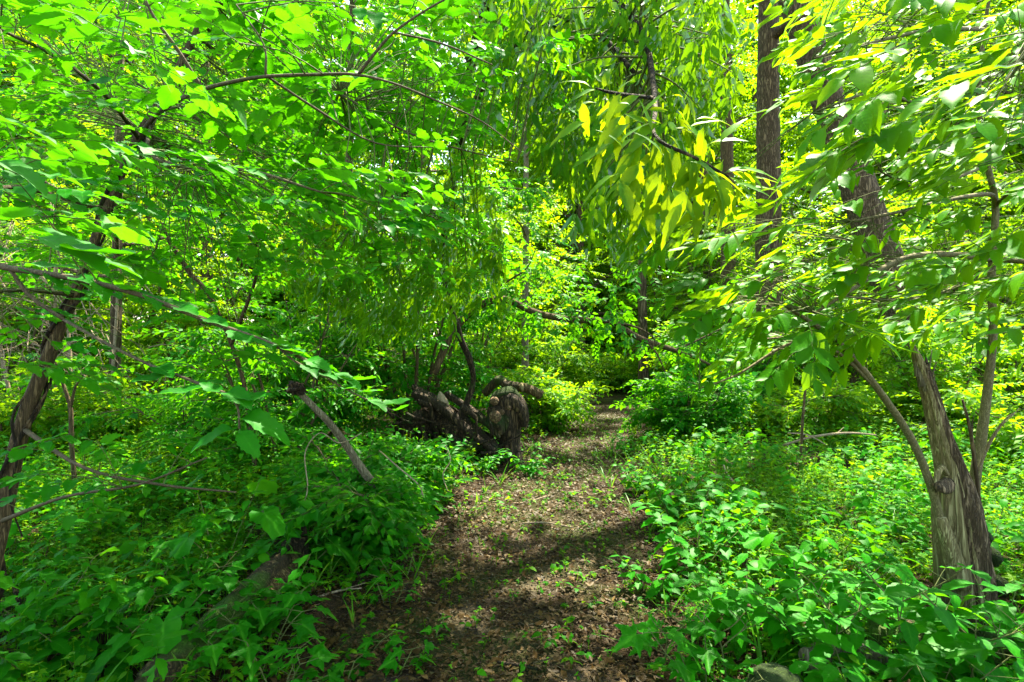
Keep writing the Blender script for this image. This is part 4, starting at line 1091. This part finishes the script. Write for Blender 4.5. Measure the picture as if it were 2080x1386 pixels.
root = thing('rotting_log', 'rotting mossy log half buried under leaves in the lower right corner', 'log', tuple(P(1900, 1340, 2.6)))
K = MB(); p, r = PP([(1690, 1290, 2.8, 0.0850), (1790, 1300, 2.75, 0.0935), (1900, 1315, 2.65, 0.0935), (2050, 1345, 2.5, 0.0850), (2180, 1375, 2.4, 0.0680)], 6); tube(K, p, r, 22, 0, .15, 6, ridge=.15); K.build('trunk', M['moss_wood'], root)
K = MB(); p, r = PP([(1640, 1340, 2.45, 0.0425), (1700, 1325, 2.5, 0.0510), (1770, 1330, 2.5, 0.0425), (1800, 1345, 2.5, 0.0170)], 5); tube(K, p, r, 12, 0, .25, 6, ridge=.2); K.build('branch', M['grey_wood'], root)

K = MB(); blob(K, P(1575, 1395, 2.2), .10, 7, 1.1, 1, .7, .12, n=30); blob(K, P(1530, 1420, 2.2), .07, 9, 1.1, 1, .7, .12)
o = K.build('moss_cushion', M['moss']); tag(o, 'round green moss cushion at the bottom edge right of the path', 'moss')

root = thing('dead_brushwood', 'tangle of pale dead twigs in the sun behind the leaning elm', 'brushwood', (X(60, 8.8), 8.8, float(gz(X(60, 8.8), 8.8))))
K = MB(); rng = np.random.default_rng(70)
for i in range(420):
    x = rng.normal(0, 1.1); z = rng.random() * 3.6
    a = rng.normal(0, .5)
    p = bez([X(60, 8.8) + x - .2 * z, 8.8 + rng.normal(0, .35), z + float(gz(X(60, 8.8) + x, 8.8)) - .1], [math.sin(a) + .5, rng.normal(0, .4), -.55 + rng.normal(0, .5)], .5 + .6 * rng.random(), 4, [0, 0, -.3], rng, .15)
    tube(K, p, np.linspace(.010, .003, 5), 3, 0, cap=False)
for i in range(6):
    x = X(60, 8.8) + (i - 2.5) * .45
    tube(K, bez([x, 8.9, float(gz(x, 8.9)) - .1], [rng.normal(0, .15), 0, 1], 4.0, 6, [.1, 0, 0], rng, .05), np.linspace(.035, .012, 7), 6, 0)
K.build('twigs', M['dead_twig'], root)

# loose sticks
STK = [('forked pale dead stick lying in the sunlit cover right of the path', [(1590, 905, 6.6, .012), (1650, 888, 6.5, .014), (1720, 880, 6.4, .014), (1780, 884, 6.3, .010)], 'dead_twig'),
       ('thin pale dead stick crossing the forked stick right of the path', [(1600, 880, 6.4, .006), (1640, 884, 6.4, .008), (1680, 905, 6.4, .006)], 'dead_twig'),
       ('dark stick lying on the left edge of the path beside leafy herbs', [(945, 1060, 4.7, .010), (960, 1080, 4.5, .014), (975, 1105, 4.25, .012)], 'rot_wood'),
       ('long thin twig lying across the path near its middle', [(1000, 1020, 5.3, .006), (1060, 1022, 5.25, .007), (1110, 1008, 5.4, .005)], 'dead_twig'),
       ('short pale twig on the path below the long thin twig', [(1060, 1063, 4.6, .005), (1110, 1062, 4.62, .006), (1165, 1072, 4.5, .004)], 'dead_twig'),
       ('bent brown twig lying on the near part of the path', [(1010, 1345, 2.68, .007), (1060, 1352, 2.65, .008), (1100, 1362, 2.62, .005)], 'rot_wood'),
       ('slim straight stick on the right half of the path', [(1150, 1165, 3.7, .005), (1180, 1170, 3.68, .006), (1215, 1182, 3.6, .004)], 'dead_twig'),
       ('dark bent dead stem standing among herbs right of the path', [(1470, 945, 5.6, .008), (1478, 965, 5.5, .010), (1495, 985, 5.4, .008), (1505, 1000, 5.4, .004)], 'dead_twig'),
       ('slanting pale stick poking from the herbs right of the snag', [(1985, 960, 3.3, .008), (2010, 900, 3.2, .009), (2040, 855, 3.1, .006), (2062, 838, 3.05, .003)], 'dead_twig'),
       ('thin dark upright shoot just left of the upright sapling', [(1990, 1030, 3.2, .010), (1980, 940, 3.2, .010), (1970, 870, 3.2, .009), (1955, 812, 3.2, .006)], 'bark_elm'),
       ('straight thin bare sapling standing in the sunlit cover right of the path', [(1622, 975, 5.9, .016), (1628, 900, 5.9, .015), (1632, 830, 5.9, .013), (1640, 760, 5.9, .008)], 'bark_elm'),
       ('short dead twig on the litter right of the broken log end', [(640, 1215, 3.3, .006), (690, 1200, 3.4, .006), (735, 1195, 3.45, .004)], 'dead_twig')]
for lab, rows_, mt in STK:
    K = MB(); p, r = PP(rows_, 5); tube(K, p, r, 8, 0, .15, rows_[0][0])
    q, qd = along(p, .55); tube(K, bez(q, qd + np.array([.5, .2, .4]), .14, 3, [0, 0, .1], np.random.default_rng(int(rows_[0][0])), .1), np.linspace(r.min() * .9, .002, 4), 5, 0)
    tag(K.build('stick', M[mt]), lab, 'stick', 'loose sticks and dead stems')

root = thing('forked_sapling', 'small dark forked sapling right of the leaning elm trunk', 'sapling', tuple(P(150, 985, 5.0)))
K = MB()
for rows_ in ([(152, 985, 5.0, .020), (145, 900, 5.0, .019), (143, 830, 5.0, .018), (128, 780, 5.0, .013), (112, 735, 5.0, .008)], [(143, 830, 5.0, .014), (152, 790, 5.0, .010), (165, 765, 5.0, .006)]):
    p, r = PP(rows_, 5); tube(K, p, r, 9, 0, .12, 4)
K.build('trunk', M['bark_elm'], root)
K = MB(); rng = np.random.default_rng(71); pos = [P(112 + rng.normal(0, 50), 740 + rng.normal(0, 35), 5.0 + rng.normal(0, .3)) for _ in range(16)]
bake_mix(K, SPR_MID, pos, rng.normal(0, 1, (16, 3)) * [1, 1, .2], np.tile([0, 0, 1.0], (16, 1)) + rng.normal(0, .3, (16, 3)), .3, rng); K.build('crown', [M['wood_leaf_dark'], M['twig']], root)

root = thing('dark_branch', 'crooked dark dead branches slanting down left of the box elder curtain', 'branch', tuple(P(430, 960, 5.4)))
K = MB()
for rows_ in ([(325, 455, 5.2, 0.0195), (350, 500, 5.2, 0.0221), (390, 560, 5.3, 0.0221), (425, 600, 5.3, 0.0195), (470, 700, 5.4, 0.0195), (500, 800, 5.4, 0.0208), (520, 960, 5.4, 0.0228)], [(465, 508, 5.0, .015), (495, 540, 5.1, .018), (520, 562, 5.2, .015), (470, 700, 5.4, .02)], [(325, 470, 5.2, .012), (318, 500, 5.2, .010), (308, 548, 5.2, .008)]):
    p, r = PP(rows_, 5); tube(K, p, r, 10, 0, .12, 4)
K.build('wood', M['bark_elm'], root)

# hanging pale vine stems left of the path
for i, (lab, rows_) in enumerate((('pale looping vine stem hanging beside the lichen branch', [(735, 880, 4.0, .004), (690, 900, 3.9, .004), (650, 880, 3.9, .004), (620, 920, 3.85, .004), (625, 990, 3.8, .004), (615, 1030, 3.8, .003)]),
                                  ('pale wavy vine stem at the edge of the herbs left of the path', [(905, 905, 4.8, .004), (915, 935, 4.8, .004), (900, 965, 4.75, .004), (910, 1000, 4.7, .003)]),
                                  ('long straight pale stem slanting through the herbs left of the path', [(770, 915, 4.2, .004), (810, 950, 4.15, .005), (850, 985, 4.1, .005), (860, 1010, 4.1, .004)]))):
    K = MB(); p, r = PP(rows_, 8); tube(K, p, r, 6, 0, .05, i); tag(K.build('vine_stem', M['dead_twig']), lab, 'vine', 'hanging vine stems')

# ------------------------------------------------------------------ ground cover (nobody could count it)
LOGXY = lg[4:-14, :2]
def clear_of(x, y):
    d = np.min(np.hypot(x[:, None] - LOGXY[None, :, 0], y[:, None] - LOGXY[None, :, 1]), axis=1) - .05
    for px, dd, r in ((1965, 3.2, .28), (560, 4.4, .22), (1960, 2.95, .2), (640, 3.1, .25), (600, 4.1, .2)):
        d = np.minimum(d, np.hypot(x - X(px, dd), y - dd) - r)
    return d > 0
def in_view(x, y, m=.6): return (np.abs(x) < y * .98 + m)
def cover(name, seed, n, yr, size, temps, mat, hgt, keep=None, lv=(3, 6), edge=.0, up=1.0, tilt=.35, clump=1.0):
    rng = np.random.default_rng(seed)
    mb = MB(); pos, d, nn, sc = [], [], [], []; st = []; rr, pk = [], []
    y = np.sqrt(rng.random(n) * (yr[1] ** 2 - yr[0] ** 2) + yr[0] ** 2)
    x = (rng.random(n) * 2 - 1) * (y * .98 + 1.3)
    pd = path_dist(x, y)
    ok = pd > edge + rng.random(n) * .25
    if keep is not None: ok &= keep(x, y, pd, rng)
    ok &= clear_of(x, y)
    x, y, pd = x[ok], y[ok], pd[ok]; z = gz(x, y) if keep is None else h0(x, y) - .03
    for i in range(len(x)):
        c = .5 + .9 * nz(x[i] * .9, y[i] * .9, seed)
        if rng.random() > clump * (c + .45): continue
        H = hgt * (.35 + .65 * rng.random()) * min(1, max(.4 if keep is None else .9, .35 + pd[i] * 1.1)) * (.7 + .6 * c)
        k = rng.integers(lv[0], lv[1]); az = rng.random() * 6.28
        lx, ly = rng.normal(0, .15, 2) * H
        sp_ = int(min(.999, max(0, .5 + .75 * nz(x[i] * 1.6, y[i] * 1.6, seed + 7) + rng.normal(0, .13))) * len(temps)); hue = min(1, max(0, .45 + .55 * nz(x[i] * .8, y[i] * .8, seed + 3) + rng.normal(0, .2)))
        H *= .8 + .4 * ((sp_ * 7) % 5) / 4; ssz = .75 + .6 * ((sp_ * 3) % 4) / 3
        if y[i] < 6.5: st.append((x[i], y[i], z[i], x[i] + lx, y[i] + ly, z[i] + H))
        for j in range(k):
            az += 2.4; f = (.45 + .55 * (j + 1) / k)
            pos.append([x[i] + lx * f, y[i] + ly * f, z[i] + H * f])
            d.append([math.cos(az), math.sin(az), rng.normal(.05, .25)]); nn.append([rng.normal(0, tilt), rng.normal(0, tilt), up]); sc.append(size * ssz * (.55 + .8 * rng.random()) * (1 - .35 * f * (j == k - 1))); pk.append(sp_); rr.append(min(1, max(0, hue + rng.normal(0, .12))))
    bake_mix(mb, temps, pos, d, nn, sc, rng, rr, pk)
    if st:
        st = np.array(st); a, b = st[:, :3], st[:, 3:]; w_ = .0018
        V = np.stack([a - [w_, 0, 0], a + [w_, 0, 0], b + [w_ * .6, 0, 0], b - [w_ * .6, 0, 0], a - [0, w_, 0], a + [0, w_, 0], b + [0, w_ * .6, 0], b - [0, w_ * .6, 0]], 1)
        k = len(st); q = (np.arange(8)[None] + np.arange(k)[:, None] * 8).ravel()
        mb.add(V.reshape(-1, 3), q, np.full(2 * k, 4), np.tile([0, 0, .9], (8 * k, 1)), 0)
    return tag(mb.build(name, M[mat]), kind="stuff")

MAPLE_S = [(v * [1, 1, 1], l, n, a, m) for v, l, n, a, m in MAPLE]
cover('ground_cover', 200, 4600, (1.9, 5.2), .062, HERB + MAPLE_S * 2, 'cover', .26, clump=.8)
cover('ground_cover', 206, 10000, (1.9, 6.0), .032, MID + HERB, 'cover', .20, lv=(4, 9), clump=.9)
cover('ground_cover', 201, 15000, (4.8, 11), .052, MID + MAPLE_S, 'cover', .42, lv=(3, 7))
cover('ground_cover', 202, 26000, (10, 26), .095, LO, 'cover', .75, lv=(4, 8))
cover('undergrowth', 203, 1700, (2.2, 7.0), .078, HERB, 'herb', .50, edge=.25, lv=(6, 11))
cover('ground_cover', 204, 4200, (1.7, 4.6), .034, LO, 'cover', .12, lv=(3, 6), edge=-.2)
# tiny seedlings thinly over the path
def on_path(x, y, pd, rng): return (pd < .0)
cover('path_weeds', 205, 17000, (1.9, 11), .034, MID + MAPLE_S, 'cover', .065, keep=on_path, lv=(2, 5), edge=-3, clump=.75)

# grass tufts
BL = [leaf(4, W(.3, .8, .022), 0, .3, c, 0) for c in (.25, .6)]
rng = np.random.default_rng(210); mb = MB(); n = 650
y = np.sqrt(rng.random(n) * 60 + 4); x = (rng.random(n) * 2 - 1) * y * .95; k_ = path_dist(x, y) > -.25; x, y = x[k_], y[k_]; z = gz(x, y)
for T_ in range(4):
    a = rng.random(len(x)) * 6.28
    bake_mix(mb, BL, np.stack([x, y, z], -1), np.stack([np.cos(a) * .5, np.sin(a) * .5, np.ones(len(x))], -1), np.stack([-np.cos(a), -np.sin(a), np.full(len(x), .6)], -1), .12 + .2 * rng.random(len(x)), rng)
tag(mb.build('grass', M['grass']), kind='stuff')

# leaf litter over the path and its margins
rng = np.random.default_rng(211); mb = MB(); n = 46000
y = np.sqrt(rng.random(n) * (9 ** 2 - 1.7 ** 2) + 1.7 ** 2); x = (rng.random(n) * 2 - 1) * (y * .98 + .5)
n2 = 70000; y2 = 1.7 + 12 * rng.random(n2) ** 1.6; x2 = np.interp(y2, PS[:, 1], PS[:, 0]) + rng.uniform(-1.25, 1.25, n2)
x, y = np.concatenate([x, x2]), np.concatenate([y, y2])
pd = path_dist(x, y); k_ = (pd < .5) | (rng.random(len(x)) < .45); x, y, pd = x[k_], y[k_], pd[k_]
z = np.where(pd < .12, h0(x, y) - .022, gz(x, y) + .006) + rng.random(len(x)) * .014
a = rng.random(len(x)) * 6.28; s = .013 + .045 * rng.random(len(x)) ** 2.4
LIT = [leaf_lo(.28, .6, -.25), leaf_lo(.12, .5, .3), leaf_lo(.06, .2, .1), leaf_lo(.35, -.5, .3)]
bake_mix(mb, LIT, np.stack([x, y, z], -1), np.stack([np.cos(a), np.sin(a), rng.normal(0, .18, len(x))], -1), np.stack([rng.normal(0, .4, len(x)), rng.normal(0, .4, len(x)), np.ones(len(x))], -1), s, rng)
tag(mb.build('leaf_litter', M['litter']), kind='stuff')

# ------------------------------------------------------------------ foreground plants one can tell apart
def herb_plant(name, label, cat, px, py, d, h, kind, seed, nst=3, size=.12, group=None, mat='herb'):
    rng = np.random.default_rng(seed)
    x, y = X(px, d), d; z0 = float(gz(x, y))
    root = thing(name, label, cat, (x, y, z0), group)
    S, L = MB(), MB(); pos, dd, nn, sc = [], [], [], []
    for i in range(nst):
        az = i * 2.4 + rng.random() * 1.5
        p = bez([x + .02 * math.cos(az), y + .02 * math.sin(az), z0 - .02], [math.cos(az) * .45, math.sin(az) * .45, 1], h * (.7 + .4 * rng.random()), 5, [math.cos(az) * .3, math.sin(az) * .3, -.2], rng, .06)
        tube(S, p, np.linspace(.004, .002, 6), 5, 0, cap=False)
        if kind == 'maple':
            for t in (.45, .72, 1.0):
                q, qd = along(p, min(.999, t))
                for sg in (-1, 1):
                    a = az + sg * 1.5 + rng.normal(0, .4) + t * 1.6
                    o = np.array([math.cos(a), math.sin(a), .15]) * size * .5
                    tube(S, [q, q + o], [.0018, .0012], 4, 0, cap=False)
                    pos.append(q + o); dd.append([math.cos(a), math.sin(a), -.15 + rng.normal(0, .12)]); nn.append([rng.normal(0, .25), rng.normal(0, .25) - .1, 1]); sc.append(size * (.8 + .5 * rng.random()))
        elif kind == 'big':
            q = p[-1]; pos.append(q); dd.append([math.cos(az), math.sin(az), -.35 + rng.normal(0, .15)]); nn.append([rng.normal(0, .2), rng.normal(0, .2) - .15, 1]); sc.append(size * (.8 + .5 * rng.random()))
        else:
            for j in range(7):
                t = .3 + .7 * j / 6; q, qd = along(p, min(.999, t))
                for sg in ((-1, 1) if kind == 'opp' else (1,)):
                    a = az + j * (1.57 if kind == 'opp' else 2.4) + (0 if sg > 0 else math.pi)
                    pos.append(q); dd.append([math.cos(a), math.sin(a), .05 - .2 * (1 - t) + rng.normal(0, .12)]); nn.append([rng.normal(0, .2), rng.normal(0, .2) - .1, 1]); sc.append(size * (1.1 - .45 * t) * (.8 + .4 * rng.random()))
    bake_mix(L, {'maple': MAPLE, 'big': HEART}.get(kind, HERB), pos, dd, nn, sc, rng)
    S.build('stem', M['twig_green'], root); L.build('foliage', M[mat], root)
    return root

HP = [
 ('maple_seedling', 'large lobed maple seedling growing over the right side of the fallen log', 545, 1290, 2.75, .34, 'maple', 4, .16),
 ('maple_seedling', 'lobed maple seedling leaning over the near end of the fallen log', 560, 1390, 2.45, .28, 'maple', 3, .15),
 ('leafy_herb', 'herb with broad pointed leaves above the middle of the fallen log', 570, 1215, 3.05, .38, 'opp', 3, .15),
 ('maple_seedling', 'small bright maple seedling alone on the litter left of the path', 740, 1310, 2.8, .16, 'maple', 1, .11),
 ('maple_seedling', 'small maple seedling with two leaves at the bottom edge of the path', 800, 1360, 2.6, .14, 'maple', 1, .12),
 ('maple_seedling', 'tiny maple seedling on the near left of the path', 875, 1285, 2.9, .12, 'maple', 1, .08),
 ('maple_seedling', 'bright maple sprig at the litter edge left of the path, above the small seedling', 790, 1200, 3.3, .22, 'maple', 2, .10),
 ('maple_seedling', 'bright three-leaved maple sprig on the sunny left path edge', 815, 1150, 3.6, .25, 'maple', 2, .10),
 ('maple_seedling', 'maple seedling at the bottom edge right of the fallen log', 690, 1385, 2.5, .15, 'maple', 2, .11),
 ('burdock_plant', 'tall plant with huge pale leaves on bare stalks left of the small stump', 455, 1150, 3.6, .62, 'big', 5, .22),
 ('burdock_plant', 'plant with broad drooping leaves in front of the tall big-leaved plant', 310, 1330, 2.75, .34, 'big', 5, .17),
 ('burdock_plant', 'broad pale leaf standing over the broken end of the fallen log', 600, 1160, 3.5, .34, 'big', 2, .22),
 ('leafy_herb', 'leafy herb with pointed leaves in the lower left corner', 60, 1400, 2.5, .36, 'opp', 4, .14),
 ('leafy_herb', 'pointed-leaved herb between the corner herb and the broad drooping plant', 180, 1385, 2.5, .34, 'opp', 4, .14),
 ('maple_seedling', 'spreading maple seedling left of the fallen log', 265, 1290, 2.9, .36, 'maple', 4, .17),
 ('maple_seedling', 'dark maple seedling at the left edge below the leaning elm', 90, 1290, 2.9, .38, 'maple', 4, .16),
 ('maple_seedling', 'maple seedling among ground cover above the fallen log', 400, 1200, 3.2, .40, 'maple', 4, .16),
 ('leafy_herb', 'toothed herb on the left path edge below the rotten stump', 870, 1040, 4.9, .45, 'opp', 5, .12),
 ('leafy_herb', 'arching herb leaning over the left path edge', 800, 1075, 4.4, .50, 'opp', 5, .13),
 ('leafy_herb', 'dense dark herb left of the arching path-edge herb', 700, 1085, 4.3, .50, 'opp', 6, .13),
 ('leafy_herb', 'yellow-green herb at the foot of the mossy hook-shaped stump', 1075, 935, 6.4, .42, 'opp', 6, .11),
 ('tall_herb', 'tall herb with whorled leaves on the right path edge', 1410, 1120, 3.6, .62, 'opp', 5, .14),
 ('tall_herb', 'pale sunlit herb with broad leaves right of the path', 1450, 1060, 4.0, .58, 'opp', 5, .135),
 ('tall_herb', 'broad-leaved herb leaning over the right path edge', 1370, 1010, 4.6, .52, 'opp', 5, .15),
 ('leafy_herb', 'small herb on the right path edge below the tall whorled herb', 1330, 1180, 3.4, .28, 'opp', 3, .11),
 ('nettle_plant', 'nettle-like plant with big toothed leaves right of the path foreground', 1500, 1240, 2.85, .55, 'opp', 5, .155),
 ('nettle_plant', 'dark nettle-like plant with heart-shaped leaves in front of the snag', 1640, 1265, 2.7, .50, 'opp', 5, .16),
 ('nettle_plant', 'large toothed plant at the bottom edge right of the moss cushion', 1760, 1400, 2.25, .42, 'opp', 5, .15),
 ('nettle_plant', 'bright toothed plant in the lower right corner', 2020, 1420, 2.15, .42, 'opp', 5, .145),
 ('nettle_plant', 'deeply lobed bright plant between the rotting log and the bottom edge', 1890, 1420, 2.2, .40, 'maple', 4, .19),
 ('nettle_plant', 'light green plant at the bottom edge right of the path', 1440, 1400, 2.3, .36, 'maple', 4, .16),
 ('leafy_herb', 'rounded-leaved plant left of the foot of the snag', 1720, 1180, 3.2, .42, 'big', 6, .14),
 ('leafy_herb', 'sunlit rounded plant further left of the snag', 1640, 1130, 3.5, .44, 'big', 6, .14),
 ('leafy_herb', 'herb with glossy leaves between the snag and the nettle-like plants', 1800, 1230, 2.9, .40, 'opp', 5, .15),
 ('tall_herb', 'tall narrow herb with yellow leaves behind the snag to the right', 2005, 1120, 3.7, .80, 'opp', 2, .12),
 ('ash_seedling', 'ash seedling with long glossy leaflets in front of the snag', 2010, 1290, 2.6, .50, 'opp', 3, .20),
 ('ash_seedling', 'ash seedling with large blue-green leaflets at the right edge', 2080, 1250, 2.3, .68, 'opp', 3, .20),
 ('leafy_herb', 'bushy herb growing against the left end of the rotten uprooted stump', 835, 960, 6.4, .42, 'opp', 6, .10),
 ('leafy_herb', 'low herb in front of the middle of the rotten uprooted stump', 905, 965, 6.3, .34, 'opp', 6, .10),
 ('leafy_herb', 'low herb growing between the rotten uprooted stump and the mossy stump', 985, 955, 6.4, .30, 'opp', 6, .09),
 ('maple_seedling', 'lobed seedling growing across the middle of the fallen log', 430, 1300, 2.65, .30, 'maple', 3, .14),
 ('maple_seedling', 'lobed seedling hiding the far half of the fallen log', 520, 1235, 2.95, .26, 'maple', 3, .13),
 ('fern_herb', 'ferny feathery herb beside the path opposite the mossy stump', 1300, 960, 5.6, .40, 'opp', 7, .10),
 ('fern_herb', 'fine-leaved herb hanging over the path where it narrows', 1275, 905, 7.4, .45, 'opp', 7, .10),
]
for i, (nm, lab, px, py, dd, hh, kd, ns, sz) in enumerate(HP):
    herb_plant(nm, lab, {'maple_seedling': 'seedling', 'ash_seedling': 'seedling', 'burdock_plant': 'plant', 'nettle_plant': 'plant'}.get(nm, 'herb'), px, py, dd, hh, kd, 300 + i, ns, sz, 'foreground plants')

def wiry_plant(label, px, py, d, h, seed):
    rng = np.random.default_rng(seed); x, y = X(px, d), d; z0 = float(gz(x, y))
    root = thing('wiry_plant', label, 'herb', (x, y, z0), 'foreground plants')
    S, L = MB(), MB()
    def grow(p, dv, Ln, lev):
        q = bez(p, dv, Ln, 4, [0, 0, .2], rng, .05); tube(S, q, np.linspace(.0042 - .001 * lev, .003 - .0009 * lev, 5), 5, 0, cap=False)
        if lev == 2:
            for _ in range(3):
                a = rng.random() * 6.28
                bake_mix(L, LON, [q[-1]], [[math.cos(a), math.sin(a), .5]], [[0, 0, 1.0]], .035, rng)
            return
        k = 3 if lev else 4
        for j in range(k):
            a = j * 6.28 / k + rng.random(); e = .7 + .3 * rng.random()
            grow(q[-1] if j else q[-2], [math.cos(a) * e, math.sin(a) * e, .6], Ln * (.45 + .2 * rng.random()), lev + 1)
        for j in range(2):
            a = rng.random() * 6.28
            bake_mix(L, HERB, [q[1 + j]], [[math.cos(a), math.sin(a), .1]], [[0, 0, 1.0]], .09, rng)
    grow(np.array([x, y, z0]), [rng.normal(0, .15), rng.normal(0, .15), 1], h, 0)
    S.build('stem', M['twig_green'], root); L.build('foliage', M['herb'], root)
for i, (lab, px, py, d, h) in enumerate((('wiry green plant with forking bare stems left of the rotting log', 1690, 1330, 2.5, .30),
        ('wiry forking plant between the moss cushion and the path', 1480, 1360, 2.45, .24),
        ('tall wiry forking plant in front of the rotting log', 1830, 1330, 2.5, .36),
        ('thin wiry plant leaning over the path edge at the bottom', 1350, 1330, 2.6, .22),
        ('wiry forking plant in the lower right corner below the snag', 1960, 1370, 2.3, .30))):
    wiry_plant(lab, px, py, d, h, 500 + i)
